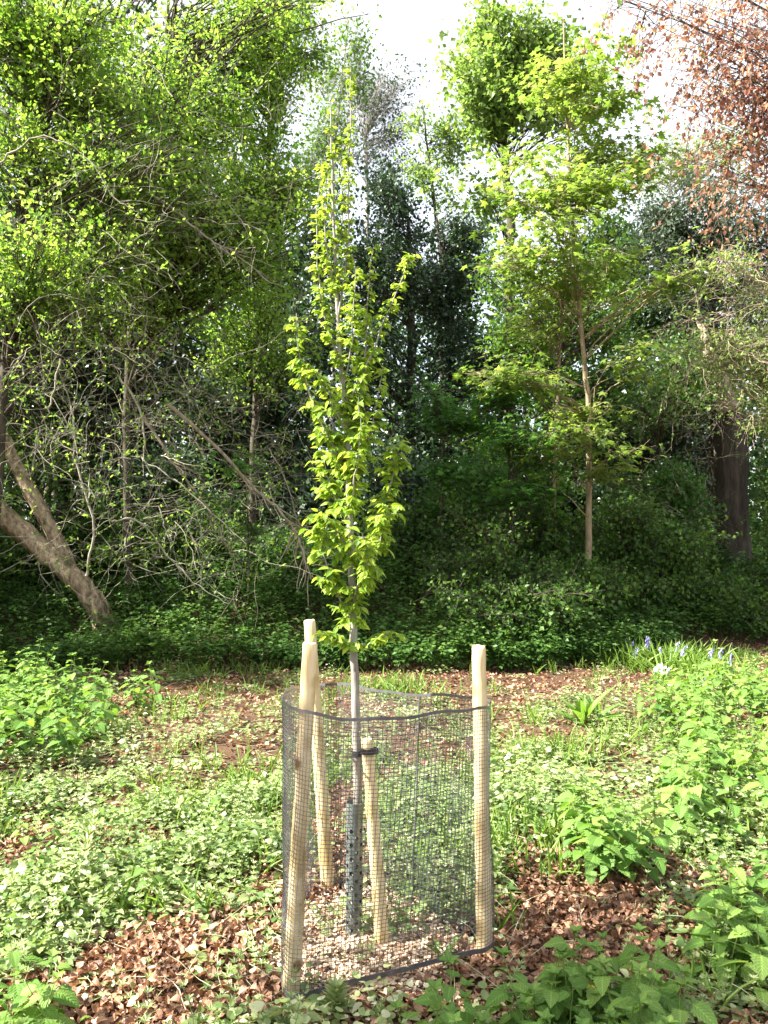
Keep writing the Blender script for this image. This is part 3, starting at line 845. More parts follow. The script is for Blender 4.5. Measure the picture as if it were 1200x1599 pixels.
def blob(x, y, px, py, rx, ry):
    """0..1 weight of a soft ellipse of ground around the photo pixel"""
    c = on_ground(px, py)
    a = on_ground(px + rx, py); b = on_ground(px, py + ry); b2 = on_ground(px, py - ry)
    wx = abs(a[0] - c[0]); wy = max((abs(b[1] - c[1]) + abs(b2[1] - c[1])) / 2, .05)
    return np.exp(-(((x - c[0]) / wx) ** 2 + ((y - c[1]) / wy) ** 2))

BROWN = [(980, 1385, 130, 45), (880, 1440, 90, 35), (1130, 1385, 60, 25), (330, 1490, 80, 28), (400, 1560, 90, 28), (560, 1570, 90, 30), (330, 1080, 110, 18), (620, 1055, 140, 14), (820, 1070, 100, 20),
         (30, 1340, 60, 25), (860, 1150, 60, 25), (1170, 1045, 70, 18), (150, 1560, 60, 40), (810, 1480, 60, 30), (510, 1595, 80, 30), (250, 1230, 40, 20), (950, 1230, 30, 10), (230, 1320, 40, 15)]
GREEN = [(130, 1250, 160, 60), (200, 1390, 180, 60), (80, 1500, 90, 60), (860, 1230, 90, 70), (680, 1250, 80, 90), (1060, 1180, 150, 90), (400, 1260, 60, 80), (60, 1430, 100, 60), (720, 1330, 50, 40), (1100, 1330, 80, 40), (660, 1440, 60, 25)]
def green_w(x, y):
    g = .32 + .95 * noise2(x, y, 2.6, 4) + .6 * noise2(x, y, 7, 9)
    for p in GREEN: g = g + .65 * blob(x, y, *p)
    br = 0
    for p in BROWN: br = br + blob(x, y, *p)
    return g - .75 * np.minimum(br, 1.1) * np.clip(.75 + 1.2 * noise2(x, y, 9, 15), .1, 1.4)

def litter():
    rng = np.random.default_rng(31)
    B = MB()
    for n, lo, hi, tpl, smin, smax in ((24000, 1.75, 4.8, LEAF_OAK, .022, .056), (30000, 1.75, 5.0, LEAF_BEECH, .016, .05), (24000, 1.75, 5.5, LEAF_FOLD, .006, .022), (30000, 4.4, 13.5, LEAF_BEECH, .028, .065)):
        x, y = scatter_ground(n, lo, hi, rng, .8)
        keep = rng.random(n) < np.clip(.75 - .55 * green_w(x, y), .25, 1)
        x, y = x[keep], y[keep]; n = len(x)
        z = ground_z(x, y) + rng.uniform(.004, .030, n)
        a = rng.uniform(0, 6.28, n)
        al = np.stack([np.cos(a), np.sin(a), rng.normal(0, .35, n)], -1)
        nm = nrm(np.array([0, 0, 1.0]) + rng.normal(0, .6, (n, 3)))
        tint = np.clip(rng.beta(2, 2.3, n) + .15 * noise2(x, y, 3, 2), 0, 1)
        leaves(B, np.stack([x, y, z], -1), al, nm, rng.uniform(smin, smax, n), tpl, 0, tint, rng, rng.uniform(.55, 1.25, n))
    tag(B.obj('fallen_leaves', M['dead']), 'layer of curled brown fallen leaves spread over the clearing', kind='stuff')
    # dead twigs on the ground
    n = 260
    x, y = scatter_ground(n, 1.8, 10, rng)
    a = rng.uniform(0, 6.28, n)
    P = grow(np.stack([x, y, ground_z(x, y) + .015], -1), np.stack([np.cos(a), np.sin(a), rng.normal(0, .08, n)], -1), rng.uniform(.08, .4, n), 5, .15, (0, 0, -.02), rng)
    P[:, :, 2] = np.maximum(P[:, :, 2], ground_z(P[:, :, 0], P[:, :, 1]) + .008)
    B = MB(); tubes(B, P, np.linspace(.0035, .0015, 6)[None].repeat(n, 0), 4)
    tag(B.obj('fallen_twigs', M['twig']), 'thin dry twigs strewn over the leaf litter', kind='stuff')
litter()

def cover():
    rng = np.random.default_rng(41)
    B = MB()
    # rosettes of small rounded leaves
    for n, lo, hi, tpl, s0, s1, per in ((5000, 1.75, 5.0, LEAF_ROUND, .012, .034, 8), (3600, 1.75, 5.5, LEAF_HORN, .022, .055, 7), (2200, 1.75, 6.0, LEAF_NETTLE, .03, .06, 7), (8600, 4.6, 11.5, LEAF_SIMPLE, .025, .06, 8)):
        x, y = scatter_ground(n, lo, hi, rng, .85)
        keep = rng.random(n) < np.clip(green_w(x, y), 0.03, 1)
        keep &= ~((np.hypot((x + .12) / .33, (y - 3.3) / .42) < 1) & (rng.random(n) < .8))
        x, y = x[keep], y[keep]; n = len(x)
        h = rng.uniform(.02, .11, n) * np.clip(.5 + .9 * green_w(x, y) + 1.3 * noise2(x, y, 5.5, 63), .4, 2.4)
        I = np.repeat(np.arange(n), per)
        a = rng.uniform(0, 6.28, len(I)); rr = rng.uniform(.01, .08, len(I))
        px, py = x[I] + np.cos(a) * rr, y[I] + np.sin(a) * rr
        pz = ground_z(px, py) + h[I] * rng.uniform(.25, 1.0, len(I)) + .01
        al = np.stack([np.cos(a), np.sin(a), rng.uniform(-.25, .45, len(I))], -1)
        nm = nrm(np.array([0, 0, 1.0]) + rng.normal(0, .45, (len(I), 3)))
        tint = np.clip(.44 + .30 * noise2(x, y, 2.2, 12)[I] + rng.normal(0, .26, n)[I] + rng.normal(0, .12, len(I)), 0, 1)
        leaves(B, np.stack([px, py, pz], -1), al, nm, rng.uniform(s0, s1, len(I)), tpl, 0, tint, rng)
    # goosegrass: stems with whorls of narrow leaves
    n = 3200
    x, y = scatter_ground(n, 1.8, 7.5, rng, .8)
    keep = rng.random(n) < np.clip(green_w(x, y) * .9, 0.04, 1)
    x, y = x[keep], y[keep]; n = len(x)
    L = rng.uniform(.08, .26, n)
    P = grow(np.stack([x, y, ground_z(x, y)], -1), np.stack([rng.normal(0, .4, n), rng.normal(0, .4, n), np.ones(n)], -1), L, 6, .12, (0, 0, 0), rng)
    tubes(B, P, np.linspace(.0013, .0008, 7)[None].repeat(n, 0), 3, 0, .55)
    W, q = 5, 7
    I = np.repeat(np.arange(n), W * q)
    t = np.tile(np.repeat(np.linspace(.25, 1, W), q), n)
    p, tg = sample_poly(P, I, t)
    a = np.tile(np.tile(np.arange(q) / q * 6.283, W), n) + np.repeat(rng.uniform(0, 6, n * W), q)
    al = nrm(np.stack([np.cos(a), np.sin(a), .35 + .5 * t], -1))
    leaves(B, p, al, np.array([0, 0, 1.0]) + 0 * al, .030 * (1.2 - .5 * t), LEAF_FOLD, 0, np.clip(.62 + rng.normal(0, .12, n)[I], 0, 1), rng, .42)
    # dry straw stems lying among the weeds
    n = 1500
    x, y = scatter_ground(n, 1.8, 9, rng, .85)
    a = rng.uniform(0, 6.28, n)
    P = grow(np.stack([x, y, ground_z(x, y) + rng.uniform(.02, .09, n)], -1), np.stack([np.cos(a), np.sin(a), rng.normal(0, .25, n)], -1), rng.uniform(.06, .28, n), 4, .12, (0, 0, -.03), rng)
    tubes(B, P, np.linspace(.0016, .0008, 5)[None].repeat(n, 0), 3, 0, .97)
    tag(B.obj('ground_cover', M['cover']), 'low green weeds and goosegrass spreading over the clearing floor', kind='stuff')
    # grass blades
    B = MB()
    n = 5200
    x, y = scatter_ground(n, 1.8, 11.5, rng, .9)
    keep = rng.random(n) < np.clip(.25 + noise2(x, y, 2.0, 77) * 1.3, 0.02, 1) * np.clip(.3 + green_w(x, y), .05, 1)
    x, y = x[keep], y[keep]; n = len(x)
    I = np.repeat(np.arange(n), 7)
    px = x[I] + rng.normal(0, .03, len(I)); py = y[I] + rng.normal(0, .03, len(I))
    al = nrm(np.stack([rng.normal(0, .45, len(I)), rng.normal(0, .45, len(I)), np.ones(len(I))], -1))
    leaves(B, np.stack([px, py, ground_z(px, py)], -1), al, rng.normal(0, 1, (len(I), 3)) * [1, 1, .2], rng.uniform(.07, .20, len(I)), LEAF_STRAP, 0, None, rng, .45)
    # longer tufts round the bluebells
    for (cx_, cy_, k, hh) in [(940, 1035, 30, .3), (1000, 1040, 50, .34), (1045, 1045, 50, .34), (1100, 1060, 40, .3), (1080, 1035, 40, .33), (900, 1020, 25, .3), (640, 1085, 25, .22)]:
        c = on_ground(cx_, cy_)
        k *= 3
        px = c[0] + rng.normal(0, .22, k); py = c[1] + rng.normal(0, .2, k)
        al = nrm(np.stack([rng.normal(0, .5, k), rng.normal(0, .5, k), np.ones(k)], -1))
        leaves(B, np.stack([px, py, ground_z(px, py)], -1), al, rng.normal(0, 1, (k, 3)) * [1, 1, .2], rng.uniform(.6, 1.1, k) * hh, LEAF_STRAP, 0, None, rng, .55)
    tag(B.obj('grass', M['grass']), 'thin grass tufts among the weeds of the clearing', kind='stuff')
    # wood chips inside the guard
    B = MB()
    n = 6500
    a = rng.uniform(0, 6.28, n); r = np.sqrt(rng.random(n)) * rng.uniform(.75, 1.1, n)
    x = -.06 + .36 * r * np.cos(a) + .12 * r * np.sin(a) * .3; y = 3.28 + .46 * r * np.sin(a)
    z = ground_z(x, y) + rng.uniform(.008, .042, n)
    V, F, A = LEAF_FOLD
    V = np.array([(-.5, 0, -.08), (.5, 0, -.08), (.42, 1, -.08), (-.36, .9, -.08), (-.5, 0, .08), (.5, 0, .08), (.42, 1, .08), (-.36, .9, .08)], float)
    F = np.array([(4, 5, 6), (4, 6, 7), (0, 2, 1), (0, 3, 2), (0, 1, 5), (0, 5, 4), (1, 2, 6), (1, 6, 5), (2, 3, 7), (2, 7, 6), (3, 0, 4), (3, 4, 7)])
    a = rng.uniform(0, 6.28, n)
    leaves(B, np.stack([x, y, z], -1), np.stack([np.cos(a), np.sin(a), rng.normal(0, .3, n)], -1), np.array([0, 0, 1.0]) + rng.normal(0, .4, (n, 3)), rng.uniform(.010, .030, n), (V, F, np.ones(8)), 0, None, rng, rng.uniform(.3, .8, n))
    tag(B.obj('wood_chips', M['chip']), 'pale wood chip mulch round the foot of the young tree', kind='stuff')
cover()

# ------------------------------------------------------------------ bluebells, dock
def bluebell(px, py_top, py_base, label, mat, group, rng):
    b = on_ground(px, py_base)
    top = at(px, py_top, b[1]); h = max(.18, top[2] - b[2])
    root = thing('bluebell', b, label, 'flower', group)
    P = grow(np.array([b]), np.array([[rng.normal(0, .08), rng.normal(0, .08), 1]]), h, 8, .02, (0, 0, 0), rng)
    P[0, -2:, 0] += [.012, .035]
    S = MB(); tubes(S, P, np.linspace(.004, .002, 9)[None], 5, 0); S.obj('stem', M['stem'], root)
    Bm = MB()
    k = 11
    for i in range(k):
        t = .62 + .38 * i / k
        p, tg = sample_poly(P, np.array([0]), np.array([t]))
        a = rng.uniform(0, 6.28); o = np.array([math.cos(a), math.sin(a), 0]) * .017
        pts = np.stack([p[0] + o * .6, p[0] + o + [0, 0, -.006], p[0] + o * 1.15 + [0, 0, -.018], p[0] + o * 1.25 + [0, 0, -.027]])
        tubes(Bm, pts[None], np.array([[.002, .006, .006, .010]]), 6, 0, rng.random())
    Bm.obj('flower_head', mat, root)
    L = MB(); a = rng.uniform(0, 6.28, 6)
    leaves(L, np.repeat(b[None], 6, 0), np.stack([np.cos(a) * .6, np.sin(a) * .6, np.ones(6)], -1), np.stack([-np.cos(a), -np.sin(a), np.full(6, .5)], -1), rng.uniform(.18, .3, 6), LEAF_STRAP, 0, None, rng, .9)
    L.obj('leaf', M['grass'], root)
rb = np.random.default_rng(51)
for px, pt_, pb in [(980, 992, 1035), (984, 1000, 1038), (1014, 992, 1036), (1020, 998, 1040), (1012, 1004, 1042), (1032, 1008, 1044), (1058, 1000, 1045), (1064, 1006, 1048), (926, 993, 1036), (990, 1010, 1046)]:
    bluebell(px, pt_, pb, 'bluebell in the violet row along the foot of the bank', M['bell'], 'bluebells along the bank', rb)
for px, pt_, pb in [(1110, 1012, 1052), (1124, 1010, 1055), (1146, 1018, 1066)]:
    bluebell(px, pt_, pb, 'slender pale bluebell standing by the bare soil on the right', M['bell'], 'bluebells by the bare soil', rb)
for px, pt_, pb in [(1101, 1058, 1092), (1136, 1066, 1098)]:
    bluebell(px, pt_, pb, 'short bluebell nearest the sunlit nettle bed', M['bell'], 'bluebells by the nettles', rb)
for px, pt_, pb in [(1024, 1035, 1068), (1031, 1033, 1066), (1036, 1038, 1069), (1043, 1040, 1070)]:
    bluebell(px, pt_, pb, 'white flowered bluebell in front of the violet row', M['whitebell'], 'white bluebells', rb)

def dock(px, py, h, label, rng, nl=12):
    b = on_ground(px, py)
    B = MB(); a = rng.uniform(0, 6.28, nl)
    up = rng.uniform(.5, 2.2, nl)
    leaves(B, np.repeat(b[None], nl, 0) + rng.normal(0, .008, (nl, 3)) * [1, 1, 0], np.stack([np.cos(a), np.sin(a), up], -1), np.stack([-np.cos(a), -np.sin(a), np.full(nl, .6)], -1), rng.uniform(.7, 1.1, nl) * h, LEAF_HORN, 0, rng.uniform(.2, .7, nl), rng, .42)
    tag(B.obj('broadleaf_plant', M['nettle']), label, 'plant')
rd = np.random.default_rng(61)
dock(910, 1135, .42, 'pale dock plant with long upright leaves behind the right stake', rd)
dock(935, 1125, .30, 'smaller dock plant with arching leaves beside the taller dock', rd, 9)
dock(690, 1505, .12, 'small yellow green weed against the right end of the lower band', rd, 9)

def tall_weed(px, py, h, label, rng):
    b = on_ground(px, py)
    root = thing('goosegrass_stalk', b, label, 'plant')
    P = grow(np.array([b]), np.array([[.05, 0, 1]]), h, 10, .04, (0, 0, 0), rng)
    S = MB(); tubes(S, P, np.linspace(.004, .002, 11)[None], 5); S.obj('stem', M['stem'], root)
    L = MB()
    for t in np.linspace(.2, 1, 8):
        p, _ = sample_poly(P, np.array([0]), np.array([t])); a = np.arange(8) / 8 * 6.283 + rng.uniform(0, 6)
        leaves(L, np.repeat(p, 8, 0), np.stack([np.cos(a), np.sin(a), np.full(8, .2 + t)], -1), np.array([[0, 0, 1.0]]).repeat(8, 0), .075 * (1.1 - .4 * t), LEAF_SIMPLE, 0, .4 + .5 * rng.random(8), rng, .5)
    L.obj('foliage', M['cover'], root)
def dandelion(px, py):
    b = on_ground(px, py)
    root = thing('dandelion', b, 'single yellow flower among the front nettles at the bottom edge', 'flower')
    h = .20
    P = smooth_path([b, b + [.01, 0, h * .5], b + [.015, -.02, h]], 8)
    S = MB(); tubes(S, P[None], np.full((1, 8), .002), 5); S.obj('stem', M['stem'], root)
    H = MB(); a = np.linspace(0, 6.283 * 3, 40)
    leaves(H, np.repeat(P[-1:], 40, 0), np.stack([np.cos(a), np.sin(a), np.linspace(.1, 1.2, 40)], -1), np.array([[0, 0, 1.0]]).repeat(40, 0), .017, LEAF_FOLD, 0, None, rd, .5)
    H.obj('flower_head', M['yellow'], root)
dandelion(915, 1640)
tall_weed(118, 1390, .34, 'single tall pale goosegrass stalk in the sunlit weeds on the left', rd)
tall_weed(522, 1600, .12, 'short goosegrass stalk growing against the lower mesh band', rd)

# ------------------------------------------------------------------ trees
def bezier(P0, P1, P2, n):
    t = np.linspace(0, 1, n)[None, :, None]
    return P0[:, None] * (1 - t) ** 2 + 2 * P1[:, None] * t * (1 - t) + P2[:, None] * t ** 2

def tree(name, label, trunk, r0, r1, blobs, K, tw, per, leaf, tpl, lmat, bmat, seed, cat='tree', group=None, flat=False, twl=.55, droop=-.05,
         trunks=None, bare=0, bare_len=1.6, bare_mat=None, wide=1.0, kinks=.03, size_var=(.45, 1.35), limb_r=.35, tip_only=False, tint_sd=.2, bare_px=None, leafdroop=-.25, depth=1.0, rise=.55, bare_leaf=True, per_bough=6):
    """trunk: world points; blobs: (px, py, d, rx px, ry px, weight) ellipsoids of crown; K limb ends, tw twigs per limb end, per leaves per twig"""
    rng = np.random.default_rng(seed)
    base = np.array(trunk[0])
    root = thing(name, base, label, cat, group)
    n = 26
    T = smooth_path(np.array(trunk), n)
    T[1:-1, :2] += rng.normal(0, kinks * r0, (n - 2, 2)) * 3
    TR = np.interp(np.linspace(0, 1, n), [0, .04, 1], [r0 * 1.35, r0, r1])
    B = MB(); tubes(B, T[None], TR[None], 12, 0)
    trs = [T]
    for (pts, a, b_) in (trunks or []):
        T2 = smooth_path(np.array(pts), n); tubes(B, T2[None], np.linspace(a, b_, n)[None], 9, 0); trs.append(T2)
    TT = np.concatenate(trs)
    # limb ends
    C = np.array([at(b[0], b[1], b[2]) for b in blobs])
    RX = np.array([b[3] * b[2] / F_PX for b in blobs]); RZ = np.array([b[4] * b[2] / F_PX for b in blobs])
    wt_ = np.array([b[5] for b in blobs], float)
    nc_ = max(4, K // per_bough)                                     # boughs: limb ends gather in clumps with gaps between
    bi = rng.choice(len(blobs), nc_, p=wt_ / wt_.sum())
    dirs = rand_dir(nc_, rng) * (rng.random(nc_) ** .45 * 1.08)[:, None]
    RR = np.stack([RX[bi], np.minimum(RX[bi], 3.0) * depth, RZ[bi]], -1)
    CC = C[bi] + dirs * RR
    ci_ = rng.integers(0, nc_, K)
    E = CC[ci_] + rng.normal(0, 1, (K, 3)) * RR[ci_] * ([.24, .24, .06] if flat else [.2, .2, .15])
    E[:, 2] = np.maximum(E[:, 2], ground_z(E[:, 0], E[:, 1]) + .25)
    # where each limb leaves a trunk
    hd = np.linalg.norm(E[:, None, :2] - TT[None, :, :2], axis=2)
    want = np.abs((E[:, None, 2] - rise * hd) - TT[None, :, 2]) + .25 * hd
    ai = np.argmin(want + rng.uniform(0, .9, want.shape), 1)
    A0 = TT[ai]
    mid = A0 + (E - A0) * .45 + np.array([0, 0, 1]) * (.16 * np.linalg.norm(E - A0, axis=1))[:, None] + rng.normal(0, .12, (K, 3))
    L = bezier(A0, mid, E, 9)
    L[:, 1:-1] += rng.normal(0, .025, (K, 7, 3))
    ll = np.linalg.norm(E - A0, axis=1)
    lr = np.clip(.005 + limb_r * .022 * ll, .006, r0 * .4)
    tubes(B, L, lr[:, None] * np.linspace(1, .22, 9)[None], 6, 0)
    # bare arching twigs
    Bb = MB()
    if bare:
        if bare_px is not None:
            bp = np.array([at(rng.uniform(q[0], q[1]), rng.uniform(q[2], q[3]), rng.uniform(q[4], q[5])) for q in [bare_px[k] for k in rng.integers(0, len(bare_px), bare)]])
        else:
            bp, _ = sample_poly(L, rng.integers(0, K, bare), rng.uniform(.2, 1, bare))
        Q = grow(bp, rand_dir(bare, rng) * [1, .7, .6], rng.uniform(.35, 1, bare) * bare_len, 10, .22, (0, 0, -.05), rng)
        tubes(Bb, Q, (rng.uniform(.0022, .0055, bare))[:, None] * np.linspace(1, .25, 11)[None], 4, 0)
        m2 = bare * 4
        p, tg = sample_poly(Q, rng.integers(0, bare, m2), rng.uniform(.2, .98, m2))
        Q2 = grow(p, tg + rng.normal(0, .7, (m2, 3)), rng.uniform(.12, .6, m2), 6, .22, (0, 0, -.04), rng)
        if bare_leaf:
            m3 = bare * 9
            p3, t3 = sample_poly(Q2, rng.integers(0, m2, m3), rng.uniform(.4, 1, m3))
            leaves(Bb, p3, t3 + rng.normal(0, .6, (m3, 3)), nrm(rng.normal(0, .6, (m3, 3)) + [0, 0, .9]), rng.uniform(.03, .065, m3), LEAF_SIMPLE, 1, None, rng)
        tubes(Bb, Q2, (rng.uniform(.0013, .0026, m2))[:, None] * np.linspace(1, .4, 7)[None], 3, 0)
    # twigs
    NT = K * tw
    I = np.repeat(np.arange(K), tw)
    p, tg = sample_poly(L, I, rng.uniform(.5, 1, NT))
    D = rand_dir(NT, rng) * ([1, 1, .35] if flat else [1, 1, .8]) + tg * .6
    Q = grow(p, D, rng.uniform(.5, 1.2, NT) * twl, 4, .18, (0, 0, droop), rng)
    Cm = MB()
    tubes(Cm, Q, np.full((NT, 1), .0045) * np.linspace(1, .4, 5)[None], 3, 1)
    # leaves
    NL = NT * per
    I = np.repeat(np.arange(NT), per)
    p, tg = sample_poly(Q, I, rng.uniform(.15, 1, NL) if not tip_only else rng.uniform(.7, 1, NL))
    sd = leaf * .9
    p = p + rng.normal(0, sd, (NL, 3)) * ([1, 1, .3] if flat else [1, 1, 1])
    if flat:
        nm = nrm(np.array([0, 0, 1.0]) + rng.normal(0, .28, (NL, 3)))
        al = tg + rng.normal(0, .7, (NL, 3)); al[:, 2] = al[:, 2] * .2 + leafdroop
    else:
        nm = nrm(rng.normal(0, .75, (NL, 3)) + [0, 0, .8]); al = rand_dir(NL, rng) + tg * .5 + [0, 0, leafdroop]
    tint = np.clip(.5 + rng.normal(0, tint_sd, K)[np.repeat(np.repeat(np.arange(K), tw), per)] + rng.normal(0, .16, NL), 0, 1)
    if per:
        leaves(Cm, p, al, nm, leaf * rng.uniform(*size_var, NL), tpl, 0, tint, rng, wide)
    B.obj('trunk', M[bmat], root)
    Cm.obj('crown', [M[lmat], M[bmat]], root)
    if bare:
        Bb.obj('bare_twigs', [M[bare_mat or 'twig'], M[lmat]], root)
    return root

def gp(px, d):
    """ground point in the vertical plane of photo column px at distance d"""
    x = (px - CX) / F_PX * d
    return np.array([x, d, float(ground_z(x, d)) - .05])
def tr_pts(px0, d, rest):
    return [gp(px0, d)] + [at(q[0], q[1], q[2] if len(q) > 2 else d) for q in rest]

# sycamore sapling, the bright one on the right
tree('sycamore_tree', 'slender sycamore with pale sunlit trunk and layered yellow green leaves', tr_pts(918, 12.2, [(919, 850), (920, 760), (919, 640), (912, 560), (905, 470), (896, 400), (890, 280), (884, 150), (880, 30)]), .054, .010,
     [(890, 130, 12, 95, 80, 1.3), (850, 260, 11.8, 110, 80, 1.1), (950, 240, 12.3, 70, 100, 1.0), (820, 390, 11.6, 90, 60, 1.0), (950, 400, 12, 110, 70, 1.1), (900, 300, 12, 150, 120, 1.5), (1000, 530, 11.5, 70, 60, .7), (800, 590, 11.2, 50, 25, .4),
      (960, 620, 11.6, 80, 50, .7), (1085, 430, 11.2, 35, 45, .5), (930, 720, 11.4, 90, 60, .8), (880, 40, 12, 18, 20, .15)],
     195, 6, 6, .145, LEAF_SYC, 'syc', 'barksyc', 201, flat=True, twl=.5, leafdroop=-.35, limb_r=.14, rise=.38, per_bough=4)
tree('sycamore_sapling', 'thin brown sapling trunk just left of the pale sycamore trunk', tr_pts(866, 12.8, [(866, 730), (872, 600), (878, 480), (884, 380)]), .032, .010,
     [(850, 420, 12.6, 90, 60, 1), (820, 480, 12.4, 50, 40, .6), (900, 520, 12.5, 50, 40, .6)], 40, 5, 6, .12, LEAF_SYC, 'syc', 'barksyc', 202, flat=True)
tree('tall_tree', 'tall bright green tree against the white sky behind the sycamore', tr_pts(798, 23, [(797, 500), (796, 330), (788, 230), (792, 130), (800, 60)]), .19, .03,
     [(745, 110, 22, 75, 85, 1.2), (800, 150, 22.5, 90, 110, 1.2), (880, 110, 23, 80, 80, 1.1), (740, 60, 22, 50, 45, .6), (930, 190, 23, 70, 70, .8), (760, 210, 22, 70, 50, .6), (850, 70, 23, 60, 50, .7), (760, 310, 21, 35, 30, .2)],
     230, 6, 9, .17, LEAF_SIMPLE, 'bright', 'bark', 203, twl=.8, wide=1.3)
# dark evergreens in the middle
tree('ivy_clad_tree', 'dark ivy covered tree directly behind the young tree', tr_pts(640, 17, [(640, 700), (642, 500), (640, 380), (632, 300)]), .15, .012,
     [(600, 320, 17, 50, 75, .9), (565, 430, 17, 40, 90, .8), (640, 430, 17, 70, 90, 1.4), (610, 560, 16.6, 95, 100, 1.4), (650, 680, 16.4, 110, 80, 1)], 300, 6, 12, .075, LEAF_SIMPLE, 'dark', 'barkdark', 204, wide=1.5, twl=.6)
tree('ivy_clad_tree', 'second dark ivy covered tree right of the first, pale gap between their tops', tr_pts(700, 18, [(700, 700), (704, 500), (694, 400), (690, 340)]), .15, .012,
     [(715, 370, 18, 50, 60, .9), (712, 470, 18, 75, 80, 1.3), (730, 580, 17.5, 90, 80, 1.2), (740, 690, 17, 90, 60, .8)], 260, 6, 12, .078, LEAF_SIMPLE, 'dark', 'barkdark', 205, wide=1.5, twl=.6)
tree('tall_tree', 'thin half bare tree with green top left of the tall bright tree', tr_pts(690, 21, [(690, 450), (680, 330), (668, 230), (660, 160)]), .07, .015,
     [(665, 215, 21, 35, 50, 1), (700, 230, 21, 30, 40, .7), (655, 270, 21, 30, 30, .6), (720, 300, 21, 35, 35, .5)], 50, 6, 7, .13, LEAF_SIMPLE, 'bright', 'bark', 206, twl=.7)
tree('bare_birch', 'pale leafless birch against the white sky above the ivy clad trees', tr_pts(575, 27, [(574, 420), (572, 250), (570, 210)]), .10, .045,
     [(560, 190, 27, 60, 60, 1), (600, 140, 27, 50, 45, 1.2), (615, 220, 27, 45, 40, .6), (545, 260, 27, 50, 50, .8)], 130, 10, 3, .11, LEAF_SIMPLE, 'yew', 'palegrey', 207, twl=1.0, droop=.05, limb_r=.25)
tree('bare_birch', 'slim grey half leafless tree at the right edge of the left foliage', tr_pts(520, 24, [(520, 420), (522, 250), (535, 120), (545, 30)]), .09, .02,
     [(525, 150, 24, 40, 110, 1), (545, 60, 24, 30, 70, .8), (500, 260, 24, 40, 80, .8)], 140, 8, 4, .12, LEAF_SIMPLE, 'mid', 'palegrey', 208, twl=.9, limb_r=.25)

# left thicket
tree('thicket_tree', 'big bright leaved tree at the left edge with tangled bare lower twigs', tr_pts(-20, 10.6, [(0, 700), (15, 500), (40, 300), (60, 100), (80, -120)]), .075, .025,
     [(90, 210, 10.2, 150, 110, 1.5), (40, 380, 9.8, 120, 80, .8), (130, 80, 10.6, 190, 90, 1.3), (230, 260, 10.4, 130, 110, 1.3), (20, 60, 10, 110, 100, 1), (-150, 200, 10.5, 150, 250, .8), (180, 430, 10.3, 150, 70, .5)],
     430, 7, 10, .062, LEAF_SIMPLE, 'thick', 'bark', 210, depth=.7, twl=.5, wide=1.25, tint_sd=.3, tip_only=True, bare=330, bare_px=[(-20, 330, 20, 380, 9.0, 10.5), (-20, 260, 350, 620, 9.2, 11), (-20, 420, 480, 880, 9.6, 11.6), (0, 300, 560, 900, 9.6, 10.8), (0, 300, 250, 500, 9.4, 10.5)], bare_len=1.5)
tree('thicket_tree', 'bright leaved tree second from the left with a thin upright trunk', tr_pts(206, 12, [(198, 700), (206, 500), (230, 330), (258, 170), (262, 40), (270, -100)]), .065, .02,
     [(280, 160, 11.6, 160, 130, 1.4), (300, 340, 11.4, 160, 110, 1.3), (350, 30, 12, 170, 100, 1.2), (260, 450, 11.6, 160, 80, .7)],
     430, 7, 10, .066, LEAF_SIMPLE, 'thick', 'bark', 211, depth=.7, twl=.55, wide=1.25, tint_sd=.3, tip_only=True, bare=330, bare_px=[(150, 480, 50, 420, 10.2, 11.5), (120, 480, 420, 800, 10.4, 12.5), (100, 470, 560, 900, 10.2, 12), (200, 460, 600, 900, 10.4, 12)], bare_len=1.5)
tree('thicket_tree', 'green tree of the left thicket nearest the young tree', tr_pts(392, 13.5, [(395, 750), (400, 600), (404, 420), (420, 250), (440, 90), (450, -30)]), .07, .02,
     [(410, 190, 13, 85, 140, 1.4), (420, 380, 13, 75, 110, 1.1), (440, 60, 13.3, 90, 90, 1.0), (370, 500, 12.6, 110, 90, .8), (410, 280, 12.8, 90, 80, .8), (380, 40, 13, 100, 90, .9)],
     380, 7, 10, .070, LEAF_SIMPLE, 'thick', 'bark', 212, depth=.7, twl=.55, wide=1.2, tint_sd=.3, bare=60, bare_len=1.2)
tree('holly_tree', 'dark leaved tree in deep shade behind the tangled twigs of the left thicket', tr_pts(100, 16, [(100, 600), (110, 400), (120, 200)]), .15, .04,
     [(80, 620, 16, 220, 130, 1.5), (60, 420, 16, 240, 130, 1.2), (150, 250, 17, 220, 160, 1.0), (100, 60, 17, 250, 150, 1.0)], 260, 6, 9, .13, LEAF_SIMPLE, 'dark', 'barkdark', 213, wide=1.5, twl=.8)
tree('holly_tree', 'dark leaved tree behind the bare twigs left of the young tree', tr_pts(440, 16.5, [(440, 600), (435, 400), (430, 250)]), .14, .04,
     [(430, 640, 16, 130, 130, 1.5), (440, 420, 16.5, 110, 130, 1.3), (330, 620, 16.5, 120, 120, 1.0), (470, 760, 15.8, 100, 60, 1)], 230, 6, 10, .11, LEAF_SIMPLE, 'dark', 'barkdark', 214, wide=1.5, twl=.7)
tree('bushy_shrub', 'leafy green shrub filling the dark gap under the left thicket', tr_pts(60, 13.5, [(60, 760), (70, 640)]), .05, .015,
     [(60, 740, 13.4, 170, 70, 1.2), (20, 640, 13.6, 130, 80, 1.0), (300, 790, 13.6, 200, 60, .9)], 130, 6, 8, .08, LEAF_SIMPLE, 'bed', 'bark', 215, cat='shrub', wide=1.3, twl=.5)
